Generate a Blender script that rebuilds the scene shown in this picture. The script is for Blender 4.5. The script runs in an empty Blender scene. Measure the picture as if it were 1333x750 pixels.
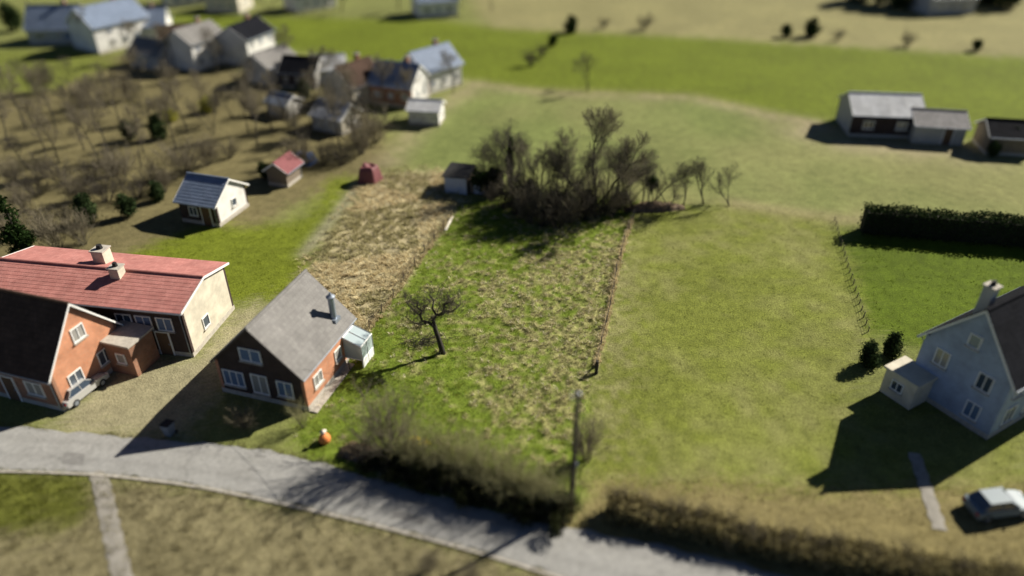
import bpy, math, random
import numpy as np
from mathutils import Vector, Matrix

R = math.radians
scene = bpy.context.scene
C = scene.collection

# ------------------------------------------------------------------ camera
F_PX, PITCH, CAM_H = 952.0, R(33.0), 35.0          # drone: 35 m up, 33 deg down
cam = bpy.data.cameras.new('camera')
cam.sensor_width = 36.0
cam.lens = 36.0 * F_PX / 1333.0
cam.clip_start, cam.clip_end = 0.5, 6000.0
cam_o = bpy.data.objects.new('camera', cam); C.objects.link(cam_o)
cam_o.location = (0, 0, CAM_H); cam_o.rotation_euler = (R(90) - PITCH, 0, 0)
scene.camera = cam_o
cam.dof.use_dof = True
cam.dof.focus_distance = 59.8
cam.dof.aperture_fstop = 0.0235
cam.dof.aperture_blades = 0

# ------------------------------------------------------------------ light
SUN_EL, SUN_AZ = R(34.0), R(33.0)                  # azimuth counted from +X towards +Y
sdir = Vector((math.cos(SUN_EL)*math.cos(SUN_AZ), math.cos(SUN_EL)*math.sin(SUN_AZ), math.sin(SUN_EL)))
w = bpy.data.worlds.new('World'); scene.world = w; w.use_nodes = True
nt = w.node_tree
sky = nt.nodes.new('ShaderNodeTexSky'); sky.sky_type = 'NISHITA'; sky.sun_disc = False
sky.sun_elevation = SUN_EL; sky.sun_rotation = R(90) - SUN_AZ
sky.air_density = 0.32; sky.dust_density = 0.1; sky.ozone_density = 1.5
bg = nt.nodes['Background']; bg.inputs['Strength'].default_value = 0.05
nt.links.new(sky.outputs[0], bg.inputs['Color'])
sun = bpy.data.lights.new('sun', 'SUN'); sun.energy = 5.0; sun.angle = R(0.53); sun.color = (1.0, 0.93, 0.80)
sun_o = bpy.data.objects.new('sun', sun); C.objects.link(sun_o)
sun_o.location = sdir * 80
sun_o.rotation_euler = (-sdir).to_track_quat('-Z', 'Y').to_euler()
scene.view_settings.view_transform = 'Standard'
scene.view_settings.look = 'None'
scene.view_settings.exposure = 0.78
scene.view_settings.gamma = 1.0
scene.view_settings.use_curve_mapping = False

# ------------------------------------------------------------------ helpers
rng = np.random.default_rng(7)
rnd = random.Random(11)

def G(x, y, z=0.0):
    """ground position of a surveyed point (photo sighting -> metres)"""
    u = (x - 666.5) / F_PX; v = (y - 375.0) / F_PX
    t = (CAM_H - z) / (math.sin(PITCH) + v * math.cos(PITCH))
    return Vector((u * t, t * (math.cos(PITCH) - v * math.sin(PITCH)), z))

def tag(o, label=None, cat=None, group=None, kind=None):
    if label: o['label'] = label
    if cat: o['category'] = cat
    if group: o['group'] = group
    if kind: o['kind'] = kind
    return o

def empty(name, loc, rz=0.0, scale=1.0):
    o = bpy.data.objects.new(name, None); C.objects.link(o)
    o.location = loc; o.rotation_euler = (0, 0, rz); o.scale = (scale, scale, scale)
    o.empty_display_size = 0.3
    return o

def link(name, me, parent=None):
    o = bpy.data.objects.new(name, me); C.objects.link(o)
    if parent is not None: o.parent = parent
    return o

def np_mesh(name, verts, tris, mat, col=None, uv=False, smooth=False):
    verts = np.asarray(verts, np.float32); tris = np.asarray(tris, np.int32)
    me = bpy.data.meshes.new(name)
    me.vertices.add(len(verts)); me.vertices.foreach_set('co', verts.ravel())
    k = tris.shape[1]
    me.loops.add(tris.size); me.loops.foreach_set('vertex_index', tris.ravel())
    me.polygons.add(len(tris))
    me.polygons.foreach_set('loop_start', np.arange(0, tris.size, k, dtype=np.int32))
    if smooth: me.polygons.foreach_set('use_smooth', np.ones(len(tris), bool))
    if col is not None:
        a = me.color_attributes.new('Col', 'FLOAT_COLOR', 'POINT')
        c4 = np.ones((len(verts), 4), np.float32); c4[:, :3] = col
        a.data.foreach_set('color', c4.ravel())
    me.materials.append(mat)
    me.update(calc_edges=True)
    return me

class MB:
    """collects boxes, polygons and tubes for ONE mesh"""
    def __init__(s): s.v = []; s.f = []
    def poly(s, pts):
        i = len(s.v); s.v += [tuple(p) for p in pts]; s.f.append(tuple(range(i, i + len(pts)))); return s
    def box(s, c, size, m=None):
        hx, hy, hz = size[0]/2, size[1]/2, size[2]/2
        i = len(s.v)
        for dx, dy, dz in ((-1,-1,-1),(1,-1,-1),(1,1,-1),(-1,1,-1),(-1,-1,1),(1,-1,1),(1,1,1),(-1,1,1)):
            p = Vector((dx*hx, dy*hy, dz*hz))
            if m is not None: p = m @ p
            s.v.append((p.x+c[0], p.y+c[1], p.z+c[2]))
        for q in ((0,3,2,1),(4,5,6,7),(0,1,5,4),(1,2,6,5),(2,3,7,6),(3,0,4,7)):
            s.f.append(tuple(i+k for k in q))
        return s
    def prism(s, pts, off):
        """pts: polygon (list of Vector), extruded by off"""
        n = len(pts); off = Vector(off); a = [Vector(p) for p in pts]; b = [p+off for p in a]
        i = len(s.v); s.v += [tuple(p) for p in a+b]
        s.f.append(tuple(i+k for k in range(n-1,-1,-1))); s.f.append(tuple(i+n+k for k in range(n)))
        for k in range(n):
            l = (k+1) % n; s.f.append((i+k, i+l, i+n+l, i+n+k))
        return s
    def tube(s, path, radii, sides=8):
        path = [Vector(p) for p in path]
        if not hasattr(radii, '__len__'): radii = [radii]*len(path)
        i0 = len(s.v); ref = Vector((1,0.13,0.07))
        for k, p in enumerate(path):
            d = (path[min(k+1,len(path)-1)] - path[max(k-1,0)]).normalized()
            a = d.cross(ref)
            if a.length < 0.2: a = d.cross(Vector((0,1,0)))
            a.normalize(); b = d.cross(a)
            for j in range(sides):
                t = 2*math.pi*j/sides
                q = p + (a*math.cos(t)+b*math.sin(t))*radii[k]; s.v.append(tuple(q))
        for k in range(len(path)-1):
            for j in range(sides):
                l = (j+1) % sides
                s.f.append((i0+k*sides+j, i0+k*sides+l, i0+(k+1)*sides+l, i0+(k+1)*sides+j))
        s.f.append(tuple(i0+j for j in range(sides-1,-1,-1)))
        e = i0+(len(path)-1)*sides; s.f.append(tuple(e+j for j in range(sides)))
        return s
    def mesh(s, name, mat, smooth=False):
        me = bpy.data.meshes.new(name); me.from_pydata(s.v, [], s.f); me.materials.append(mat)
        me.update()
        uvl = me.uv_layers.new(name='UVMap')
        for p in me.polygons:
            n = p.normal
            t = Vector((1,0,0)) if abs(n.z) > 0.98 else Vector((-n.y, n.x, 0)).normalized()
            b = n.cross(t)
            for li in p.loop_indices:
                co = me.vertices[me.loops[li].vertex_index].co
                uvl.data[li].uv = (co.dot(t), co.dot(b))
            if smooth: p.use_smooth = True
        return me
    def build(s, name, mat, parent=None, smooth=False):
        return link(name, s.mesh(name, mat, smooth), parent)

# value noise -------------------------------------------------------
_perm = rng.permutation(4096)
def _h(ix, iy): return _perm[(_perm[ix & 4095] + iy) & 4095] / 4095.0
def noise(x, y, s):
    x = np.asarray(x)/s + 517.3; y = np.asarray(y)/s + 911.7
    ix = np.floor(x).astype(int); iy = np.floor(y).astype(int)
    fx = x-ix; fy = y-iy; fx = fx*fx*(3-2*fx); fy = fy*fy*(3-2*fy)
    a = _h(ix,iy)*(1-fx)+_h(ix+1,iy)*fx; b = _h(ix,iy+1)*(1-fx)+_h(ix+1,iy+1)*fx
    return a*(1-fy)+b*fy
def fbm(x, y, s, o=3):
    v = 0; a = 1; t = 0
    for k in range(o): v = v + a*noise(x+k*37.1, y-k*19.7, s); t += a; a *= .55; s /= 2.1
    return v/t
def inside(x, y, poly):
    r = np.zeros(np.shape(x), bool); n = len(poly); j = n-1
    for i in range(n):
        xi, yi = poly[i][0], poly[i][1]; xj, yj = poly[j][0], poly[j][1]
        c = ((yi > y) != (yj > y)) & (x < (xj-xi)*(y-yi)/(yj-yi+1e-12)+xi)
        r ^= c; j = i
    return r

# ------------------------------------------------------------------ materials
def base_mat(name):
    m = bpy.data.materials.new(name); m.use_nodes = True
    n = m.node_tree.nodes; l = m.node_tree.links
    return m, n, l, n['Principled BSDF']

def mat(name, col, rough=0.8, var=0.25, scale=3.0, bump=0.0, metal=0.0, spec=0.3, bscale=None, coord='Object', tint=None):
    m, n, l, b = base_mat(name)
    tc = n.new('ShaderNodeTexCoord')
    nz = n.new('ShaderNodeTexNoise'); nz.inputs['Scale'].default_value = scale; nz.inputs['Detail'].default_value = 6; nz.inputs['Roughness'].default_value = .65
    l.new(tc.outputs[coord], nz.inputs['Vector'])
    rp = n.new('ShaderNodeValToRGB'); rp.color_ramp.elements[0].position = .3; rp.color_ramp.elements[1].position = .72
    t = tint or col
    rp.color_ramp.elements[0].color = [c*(1-var) for c in col]+[1]
    rp.color_ramp.elements[1].color = [min(1, c*(1+var)) for c in t]+[1]
    l.new(nz.outputs['Fac'], rp.inputs['Fac']); l.new(rp.outputs[0], b.inputs['Base Color'])
    b.inputs['Roughness'].default_value = rough; b.inputs['Metallic'].default_value = metal
    b.inputs['Specular IOR Level'].default_value = spec
    if bump:
        n2 = n.new('ShaderNodeTexNoise'); n2.inputs['Scale'].default_value = bscale or scale*4; n2.inputs['Detail'].default_value = 5
        l.new(tc.outputs[coord], n2.inputs['Vector'])
        bp = n.new('ShaderNodeBump'); bp.inputs['Strength'].default_value = bump; bp.inputs['Distance'].default_value = .05
        l.new(n2.outputs['Fac'], bp.inputs['Height']); l.new(bp.outputs[0], b.inputs['Normal'])
    return m

def brick_mat(name, c1, c2, mortar, bw, bh, ms=.012, rough=.85, weather=.35, bump=.4, offset=.5, spec=.2):
    m, n, l, b = base_mat(name)
    tc = n.new('ShaderNodeTexCoord')
    br = n.new('ShaderNodeTexBrick'); br.inputs['Scale'].default_value = 1.0
    br.inputs['Brick Width'].default_value = bw; br.inputs['Row Height'].default_value = bh; br.inputs['Mortar Size'].default_value = ms
    br.inputs['Color1'].default_value = c1+(1,); br.inputs['Color2'].default_value = c2+(1,); br.inputs['Mortar'].default_value = mortar+(1,)
    br.offset = offset
    l.new(tc.outputs['UV'], br.inputs['Vector'])
    nz = n.new('ShaderNodeTexNoise'); nz.inputs['Scale'].default_value = .7; nz.inputs['Detail'].default_value = 7; nz.inputs['Roughness'].default_value = .7
    l.new(tc.outputs['Object'], nz.inputs['Vector'])
    mp = n.new('ShaderNodeMapRange'); mp.inputs['From Min'].default_value = .3; mp.inputs['From Max'].default_value = .7
    mp.inputs['To Min'].default_value = 1-weather; mp.inputs['To Max'].default_value = 1+weather*.7
    l.new(nz.outputs['Fac'], mp.inputs['Value'])
    mx = n.new('ShaderNodeMix'); mx.data_type = 'RGBA'; mx.blend_type = 'MULTIPLY'; mx.inputs[0].default_value = 1
    l.new(br.outputs['Color'], mx.inputs[6]); l.new(mp.outputs[0], mx.inputs[7]); l.new(mx.outputs[2], b.inputs['Base Color'])
    bp = n.new('ShaderNodeBump'); bp.inputs['Strength'].default_value = bump; bp.inputs['Distance'].default_value = .02; bp.invert = True
    l.new(br.outputs['Fac'], bp.inputs['Height']); l.new(bp.outputs[0], b.inputs['Normal'])
    b.inputs['Roughness'].default_value = rough; b.inputs['Specular IOR Level'].default_value = spec
    return m

def leaf_mat(name, col=None, trans=.3, rough=.6, var=.3):
    """foliage: diffuse with light passing through; colour from the mesh or a fixed one"""
    m, n, l, b = base_mat(name)
    out = n['Material Output']; n.remove(b)
    df = n.new('ShaderNodeBsdfDiffuse'); tr = n.new('ShaderNodeBsdfTranslucent'); ad = n.new('ShaderNodeMixShader')
    ad.inputs[0].default_value = trans
    if col is None:
        at = n.new('ShaderNodeAttribute'); at.attribute_name = 'Col'; src = at.outputs['Color']
    else:
        geo = n.new('ShaderNodeNewGeometry')
        rp = n.new('ShaderNodeValToRGB'); rp.color_ramp.elements[0].color = [c*(1-var) for c in col]+[1]; rp.color_ramp.elements[1].color = [c*(1+var) for c in col]+[1]
        l.new(geo.outputs['Random Per Island'], rp.inputs['Fac']); src = rp.outputs[0]
    l.new(src, df.inputs['Color']); l.new(src, tr.inputs['Color'])
    l.new(df.outputs[0], ad.inputs[1]); l.new(tr.outputs[0], ad.inputs[2]); l.new(ad.outputs[0], out.inputs['Surface'])
    return m

def ground_mat():
    m, n, l, b = base_mat('ground_cover')
    at = n.new('ShaderNodeAttribute'); at.attribute_name = 'Col'
    tc = n.new('ShaderNodeTexCoord')
    src = at.outputs['Color']
    for sc, lo, hi, det in ((.09,.86,1.16,4),(.9,.78,1.24,6),(7.0,.6,1.4,5)):
        nz = n.new('ShaderNodeTexNoise'); nz.inputs['Scale'].default_value = sc; nz.inputs['Detail'].default_value = det; nz.inputs['Roughness'].default_value = .65
        l.new(tc.outputs['Object'], nz.inputs['Vector'])
        mp = n.new('ShaderNodeMapRange'); mp.inputs['From Min'].default_value = .3; mp.inputs['From Max'].default_value = .7
        mp.inputs['To Min'].default_value = lo; mp.inputs['To Max'].default_value = hi
        l.new(nz.outputs['Fac'], mp.inputs['Value'])
        mx = n.new('ShaderNodeMix'); mx.data_type = 'RGBA'; mx.blend_type = 'MULTIPLY'; mx.inputs[0].default_value = 1
        l.new(src, mx.inputs[6]); l.new(mp.outputs[0], mx.inputs[7]); src = mx.outputs[2]
    l.new(src, b.inputs['Base Color'])
    n2 = n.new('ShaderNodeTexNoise'); n2.inputs['Scale'].default_value = 9; n2.inputs['Detail'].default_value = 6
    l.new(tc.outputs['Object'], n2.inputs['Vector'])
    bp = n.new('ShaderNodeBump'); bp.inputs['Strength'].default_value = .7; bp.inputs['Distance'].default_value = .1
    l.new(n2.outputs['Fac'], bp.inputs['Height']); l.new(bp.outputs[0], b.inputs['Normal'])
    b.inputs['Roughness'].default_value = .95; b.inputs['Specular IOR Level'].default_value = .1
    return m

def asphalt_mat():
    m, n, l, b = base_mat('asphalt')
    tc = n.new('ShaderNodeTexCoord')
    src = None
    def ramp(sc, det, a, c, p0=.3, p1=.7, kind='noise'):
        nz = n.new('ShaderNodeTexNoise'); nz.inputs['Scale'].default_value = sc; nz.inputs['Detail'].default_value = det; nz.inputs['Roughness'].default_value = .65
        l.new(tc.outputs['Object'], nz.inputs['Vector'])
        r = n.new('ShaderNodeValToRGB'); r.color_ramp.elements[0].position = p0; r.color_ramp.elements[1].position = p1
        r.color_ramp.elements[0].color = a+(1,); r.color_ramp.elements[1].color = c+(1,); l.new(nz.outputs['Fac'], r.inputs['Fac']); return r.outputs[0]
    def mul(a, c):
        mx = n.new('ShaderNodeMix'); mx.data_type = 'RGBA'; mx.blend_type = 'MULTIPLY'; mx.inputs[0].default_value = 1
        l.new(a, mx.inputs[6]); l.new(c, mx.inputs[7]); return mx.outputs[2]
    s = ramp(.35, 5, (.275,.274,.268), (.338,.338,.335))
    s = mul(s, ramp(3.0, 6, (.8,.8,.8), (1.12,1.12,1.1)))
    s = mul(s, ramp(40, 3, (.75,.75,.75), (1.2,1.2,1.2)))
    vo = n.new('ShaderNodeTexVoronoi'); vo.feature = 'DISTANCE_TO_EDGE'; vo.inputs['Scale'].default_value = .35
    nz = n.new('ShaderNodeTexNoise'); nz.inputs['Scale'].default_value = 1.2; nz.inputs['Detail'].default_value = 4
    l.new(tc.outputs['Object'], nz.inputs['Vector'])
    ml = n.new('ShaderNodeVectorMath'); ml.operation = 'MULTIPLY_ADD'; ml.inputs[1].default_value = (1.5,1.5,0)
    l.new(nz.outputs['Color'], ml.inputs[0]); l.new(tc.outputs['Object'], ml.inputs[2]); l.new(ml.outputs[0], vo.inputs['Vector'])
    cr = n.new('ShaderNodeMapRange'); cr.inputs['From Max'].default_value = .012; cr.inputs['To Min'].default_value = .82; cr.inputs['To Max'].default_value = 1
    l.new(vo.outputs['Distance'], cr.inputs['Value'])
    s = mul(s, cr.outputs[0])
    at = n.new('ShaderNodeAttribute'); at.attribute_name = 'Col'; s = mul(s, at.outputs['Color'])
    l.new(s, b.inputs['Base Color'])
    n2 = n.new('ShaderNodeTexNoise'); n2.inputs['Scale'].default_value = 60; n2.inputs['Detail'].default_value = 3
    l.new(tc.outputs['Object'], n2.inputs['Vector'])
    bp = n.new('ShaderNodeBump'); bp.inputs['Strength'].default_value = .3; bp.inputs['Distance'].default_value = .01
    l.new(n2.outputs['Fac'], bp.inputs['Height']); l.new(bp.outputs[0], b.inputs['Normal'])
    b.inputs['Roughness'].default_value = .85; b.inputs['Specular IOR Level'].default_value = .3
    return m

M = {}
M['ground'] = ground_mat()
M['asphalt'] = asphalt_mat()
M['kerb'] = mat('pale_kerb', (.42,.39,.34), .9, .25, 4, .3)
M['gravel'] = mat('gravel_yard', (.30,.27,.20), .95, .3, 2.5, .6, bscale=30)
M['grass'] = leaf_mat('grass_blades', None, .36)
M['bark'] = mat('bark', (.105,.088,.068), .95, .35, 5, .6, tint=(.13,.12,.085))
M['bark_dark'] = mat('dark_bark', (.045,.04,.033), .95, .35, 6, .6)
M['twig'] = mat('twigs', (.15,.125,.09), .9, .3, 1.2, tint=(.17,.15,.10))
M['twig_mid'] = mat('grey_brown_twigs', (.075,.066,.05), .9, .3, 1.2)
M['twig_olive'] = mat('olive_twigs', (.25,.235,.115), .9, .3, .8, tint=(.27,.26,.125))
M['twig_dark'] = mat('dark_twigs', (.075,.065,.048), .9, .3, 1.2)
M['ivy'] = leaf_mat('ivy_leaves', (.022,.04,.012), .15, var=.5)
M['evergreen'] = leaf_mat('evergreen_leaves', (.035,.055,.022), .2, var=.5)
M['hedge_leaf'] = leaf_mat('hedge_leaves', (.03,.045,.018), .15, var=.5)
M['brownhedge'] = leaf_mat('brown_hedge_leaves', (.21,.18,.085), .25, var=.5)
M['timber'] = mat('weathered_timber', (.20,.165,.125), .9, .35, 6, .4)
M['pole'] = mat('tarred_pole', (.07,.058,.048), .9, .3, 6, .4)
M['palepole'] = mat('pale_pole', (.36,.34,.31), .85, .25, 4, .3)
M['wire'] = mat('wire', (.03,.03,.03), .6, .1, 5)
M['whitewood'] = mat('white_plank', (.66,.62,.52), .8, .2, 5, .2)
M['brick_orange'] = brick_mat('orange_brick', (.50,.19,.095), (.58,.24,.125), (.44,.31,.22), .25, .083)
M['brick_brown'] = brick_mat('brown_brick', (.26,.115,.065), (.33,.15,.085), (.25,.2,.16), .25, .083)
M['brick_shade_dark'] = brick_mat('shade_dark_brick', (.05,.034,.03), (.065,.042,.036), (.06,.05,.045), .25, .083)  # brick darkened so the colour itself carries wall shade
M['cream'] = mat('cream_render', (.56,.52,.42), .9, .24, .9, .25, bscale=14)
M['white'] = mat('white_render', (.68,.67,.64), .9, .2, .9, .25, bscale=14)
M['shade_blue_wall'] = mat('shade_blue_white_render', (.30,.36,.47), .9, .25, .8, .25, bscale=14)  # white render with its blue shade mixed into the colour
M['greywall'] = mat('grey_render', (.42,.41,.39), .9, .15, 1.2, .25, bscale=14)
M['blueshed'] = mat('pale_blue_boards', (.46,.52,.60), .85, .2, 3, .3)
M['grey_tile'] = brick_mat('grey_tiles', (.185,.178,.172), (.225,.218,.208), (.15,.145,.14), .30, .36, .010, .8, .22)
M['red_tile'] = brick_mat('red_tiles', (.40,.165,.145), (.47,.21,.185), (.35,.14,.12), .26, .36, .010, .75, .25)
M['brown_tile'] = brick_mat('brown_tiles', (.07,.045,.035), (.095,.06,.045), (.04,.03,.025), .26, .36, .012, .9, .3, spec=.08)
M['slate'] = brick_mat('slate_tiles', (.010,.011,.015), (.016,.017,.022), (.006,.006,.008), .3, .28, .01, .9, .25, spec=.04)
M['blue_tile'] = brick_mat('blue_grey_tiles', (.17,.22,.31), (.21,.26,.36), (.1,.12,.16), .3, .33, .012, .6, .2)
M['fibre'] = brick_mat('fibre_cement_sheets', (.54,.55,.57), (.62,.63,.64), (.42,.43,.44), 1.1, 2.2, .03, .8, .3, offset=0)
M['frame_white'] = mat('white_frame', (.78,.78,.76), .5, .06, 4)
M['frame_dark'] = mat('dark_frame', (.06,.05,.045), .6, .15, 4)
M['zinc'] = mat('zinc', (.30,.34,.40), .45, .15, 3, metal=.5)
M['rubber'] = mat('rubber', (.02,.02,.02), .8, .2, 6)
M['door'] = mat('painted_door', (.12,.07,.04), .6, .2, 6)
M['red_tarp'] = mat('red_tarpaulin', (.17,.06,.065), .6, .2, 2, .3)
M['blue_tarp'] = mat('blue_tarpaulin', (.07,.13,.30), .6, .2, 2, .3)
M['orange_sack'] = mat('orange_sack', (.72,.24,.07), .7, .15, 6, .3)
M['pale_cloth'] = mat('pale_cloth', (.75,.68,.58), .8, .1, 6, .2)
M['leaf_litter'] = leaf_mat('leaf_litter', (.23,.16,.10), .1, var=.5)
M['yellow'] = leaf_mat('yellow_petals', (.80,.62,.03), .3, var=.15)
M['stem_green'] = leaf_mat('flower_leaves', (.08,.15,.03), .3)
def glass(name, col, rough=.06):
    m, n, l, b = base_mat(name)
    b.inputs['Base Color'].default_value = col+(1,); b.inputs['Roughness'].default_value = rough
    b.inputs['Specular IOR Level'].default_value = .9; b.inputs['IOR'].default_value = 1.6
    return m
M['glass'] = glass('window_glass', (.05,.07,.10))
M['glass_sky_tint'] = glass('sky_painted_glass', (.12,.18,.29), .1)  # blue base colour paints in a sky reflection
M['glass_curtain'] = glass('curtained_glass', (.30,.29,.27), .15)
M['glass_pale'] = glass('conservatory_glass', (.42,.50,.52), .1)
M['car_white'] = mat('pale_blue_car_paint', (.15,.20,.235), .5, .06, 2, spec=.3)
M['car_silver'] = glass('silver_car_paint', (.42,.42,.41), .3)
M['chrome'] = mat('headlight', (.7,.7,.72), .2, .05, 5)
M['tail'] = mat('tail_light', (.35,.02,.02), .3, .05, 5)

# ------------------------------------------------------------------ ground zones
def W(pts): return [tuple(G(*p)[:2]) for p in pts]
road_top = [(-260,548),(0,553),(130,566),(250,576),(330,582),(400,597),(480,622),(600,655),(700,680),(850,707),(1000,742),(1150,790)]
road_bot = [(-260,612),(0,612),(130,616),(250,630),(330,646),(400,661),(480,680),(560,700),(640,722),(760,760),(900,805),(1050,860)]
zones = [  # name, colour (linear albedo), polygon
 ('field',      (.165,.18,.058), None),
 ('straw_field',(.225,.21,.095), W([(600,-14),(1500,-14),(1500,78),(1333,74),(840,44),(640,38)])),
 ('green_field',(.117,.148,.014), W([(180,18),(570,26),(660,38),(840,46),(1333,76),(1600,90),(1600,230),(1333,198),(1100,164),(900,127),(690,121),(600,100),(480,84),(380,66)])),
 ('pale_field', (.155,.185,.058), W([(600,105),(690,121),(900,127),(1100,164),(1333,198),(1600,230),(1600,300),(1333,286),(1120,280),(960,266),(830,262),(600,232),(505,212)])),
 ('garden',     (.150,.130,.062), W([(-300,60),(230,72),(420,112),(500,160),(505,212),(440,236),(345,292),(200,330),(60,352),(-300,352)])),
 ('lawn_left',  (.135,.165,.016), W([(150,338),(200,318),(260,292),(345,294),(400,284),(436,228),(480,232),(375,392),(300,400),(200,352)])),
 ('lawn_far_left',(.13,.15,.03), W([(-300,62),(140,66),(150,84),(60,120),(-300,120)])),
 ('rough_grass',(.38,.33,.20), W([(372,400),(440,290),(478,226),(590,224),(602,262),(588,284),(474,440),(440,470),(400,420)])),
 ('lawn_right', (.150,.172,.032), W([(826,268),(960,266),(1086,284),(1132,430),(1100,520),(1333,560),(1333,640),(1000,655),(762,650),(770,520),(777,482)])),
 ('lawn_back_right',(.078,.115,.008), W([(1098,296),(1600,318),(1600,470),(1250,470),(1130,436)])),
 ('verge',      (.20,.17,.075), W([(760,628),(900,622),(1050,636),(1333,630),(1600,640),(1600,900),(900,800),(700,690)])),
 ('meadow',     (.118,.145,.030), W([(440,470),(474,440),(588,284),(602,262),(832,260),(826,282),(777,482),(764,520),(752,655),(600,655),(470,618),(400,595),(380,560),(415,530)])),
 ('yard',       (.265,.245,.150), W([(60,562),(140,470),(250,468),(330,385),(345,430),(240,575),(150,572)])),
 ('roadside_grass',(.20,.178,.098), W([(-300,604),(0,612),(130,616),(250,630),(330,646),(400,661),(480,680),(560,700),(640,722),(760,760),(760,1000),(-400,1000)])),
 ('roadside_lawn',(.105,.115,.022), W([(-300,612),(0,612),(120,618),(135,650),(90,690),(0,700),(-300,700)])),
]
def zone_of(x, y):
    z = np.zeros(np.shape(x), int)
    for i, (n_, c_, p_) in enumerate(zones):
        if p_ is not None: z[inside(x, y, p_)] = i
    return z
ZC = np.array([z[1] for z in zones])
ZI = {z[0]: i for i, z in enumerate(zones)}
BROWN = np.array((.33,.27,.165)); STRAW = np.array((.45,.395,.245)); LUSH = np.array((.125,.172,.022))

straw_blobs = [(G(740,400),9,.5),(G(700,460),6,.6),(G(690,545),3.5,.7),(G(760,330),6,.5),(G(620,360),5,.3),(G(530,450),2.6,.8),(G(870,380),6,.35)]
green_blobs = [(G(500,530),7,1.1),(G(560,340),7,.6),(G(480,470),4,.7),(G(620,470),4,.4),(G(640,300),6,.5),(G(600,430),4,.25)]
def straw_w(x, y):
    s = .29 + .9*(fbm(x,y,3.2,3)-.5) + 1.7*(noise(x,y,.5)-.5)
    for c, r, a in straw_blobs: s = s + .62*a*np.exp(-((x-c.x)**2+(y-c.y)**2)/r**2)
    for c, r, a in green_blobs: s = s - .6*a*np.exp(-((x-c.x)**2+(y-c.y)**2)/r**2)
    return np.clip(s, 0, 1)

def axis(dense, lo, hi, far):
    out = [np.arange(a, b, st) for a, b, st in dense]
    v = np.concatenate(out); a = [v[0]]; st = 2.0
    while a[-1] > -far: a.append(a[-1]-st); st *= 1.35
    b = [v[-1]+.5]; st = 2.0
    while b[-1] < far: b.append(b[-1]+st); st *= 1.35
    return np.concatenate([np.array(a[1:])[::-1], v, np.array(b)])
gx = axis([(-110,-40,1.2),(-40,-24,.6),(-24,-16,.35),(-16,15,.14),(15,24,.35),(24,40,.7),(40,110,1.3)],0,0,2600)
gy = axis([(20,29,.35),(29,70,.14),(70,84,.4),(84,120,.8),(120,185,1.5)],0,0,2600)
X, Y = np.meshgrid(gx, gy)
jit = .28
Xj = X + .9*(fbm(X,Y,1.5)-.5)*2*jit*3; Yj = Y + .9*(fbm(X+91,Y-33,1.5)-.5)*2*jit*3
zid = zone_of(Xj, Yj)
COL = np.zeros(X.shape+(3,))
K = 7
for k in range(K):
    r_ = .5 + Y*.006
    COL += ZC[zone_of(Xj+rng.normal(0,1,X.shape)*r_, Yj+rng.normal(0,1,X.shape)*r_)]
COL /= K
mead = np.zeros(X.shape); rough = np.zeros(X.shape)
for k in range(3):
    zz = zone_of(Xj+rng.normal(0,.25,X.shape), Yj+rng.normal(0,.25,X.shape))
    mead += (zz == ZI['meadow'])/3; rough += (zz == ZI['rough_grass'])/3
sw = straw_w(X, Y)
mcol = LUSH*(1-sw[...,None]) + np.array((.245,.24,.095))*sw[...,None]
COL = COL*(1-mead[...,None]) + mcol*mead[...,None]
lr = (zid == ZI['lawn_right'])
sl = np.clip(.3+1.6*(fbm(X,Y,6)-.5)+1.0*(noise(X,Y,1.3)-.5), 0, 1)[...,None]*.38
edge = np.exp(-((X-G(800,400).x-(Y-G(800,400).y)*.13)/2.5)**2)[...,None]*.5*sw[...,None]
COL = np.where(lr[...,None], COL*(1-sl-edge*(1-sl)) + np.array((.26,.24,.12))*(sl+edge*(1-sl)), COL)
pf = (zid == ZI['pale_field'])[...,None]
pw = np.clip(.5+2.4*(fbm(X,Y,16)-.5), 0, 1)[...,None]*.5
COL = np.where(pf, COL*(1-pw)+np.array((.24,.22,.10))*pw, COL)
# worn paths along the far field edges
def near_line(pts, wd):
    d = np.full(X.shape, 1e9)
    P = [G(*p) for p in pts]
    for a, b in zip(P[:-1], P[1:]):
        ax, ay = b.x-a.x, b.y-a.y; t = np.clip(((X-a.x)*ax+(Y-a.y)*ay)/(ax*ax+ay*ay), 0, 1)
        d = np.minimum(d, np.hypot(X-a.x-t*ax, Y-a.y-t*ay))
    return np.exp(-(d/wd)**2)[...,None]
for pts, wd, c_, a_ in (([(505,212),(560,150),(620,110),(700,119),(900,127),(1070,165)], 2.0, (.30,.25,.16), .55),
                        ([(500,233),(560,234),(590,240)], 1.2, (.2,.16,.1), .6),
                        ([(1060,172),(1110,185),(1260,198)], 4.0, (.30,.25,.17), .7),
                        ([(395,330),(470,238)], .8, (.30,.27,.22), .55),
                        ([(960,266),(1086,284),(1333,292)], 1.6, (.24,.21,.11), .7)):
    k_ = near_line(pts, wd)*a_*np.clip(.4+1.2*noise(X,Y,1.7),0,1)[...,None]
    COL = COL*(1-k_)+np.array(c_)*k_
bumpy = fbm(X,Y,.55,2)
Z = mead*(.26*np.clip(bumpy-.38,0,1)*(.5+sw) + .10*(fbm(X,Y,2.6,2)-.5)) + rough*(.34*np.clip(fbm(X,Y,.9,2)-.35,0,1)) \
    + lr*.05*(bumpy-.5)
Z = Z - .02
rp = W(road_top + road_bot[::-1])
onroad = inside(X, Y, rp)
Z[onroad] = -.03
ny, nx = X.shape
V = np.stack([X, Y, Z], -1).reshape(-1, 3)
idx = np.arange(ny*nx).reshape(ny, nx)
Q = np.stack([idx[:-1,:-1], idx[:-1,1:], idx[1:,1:], idx[1:,:-1]], -1).reshape(-1, 4)
fz = zid[:-1,:-1].ravel()
Cf = COL.reshape(-1, 3)
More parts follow.
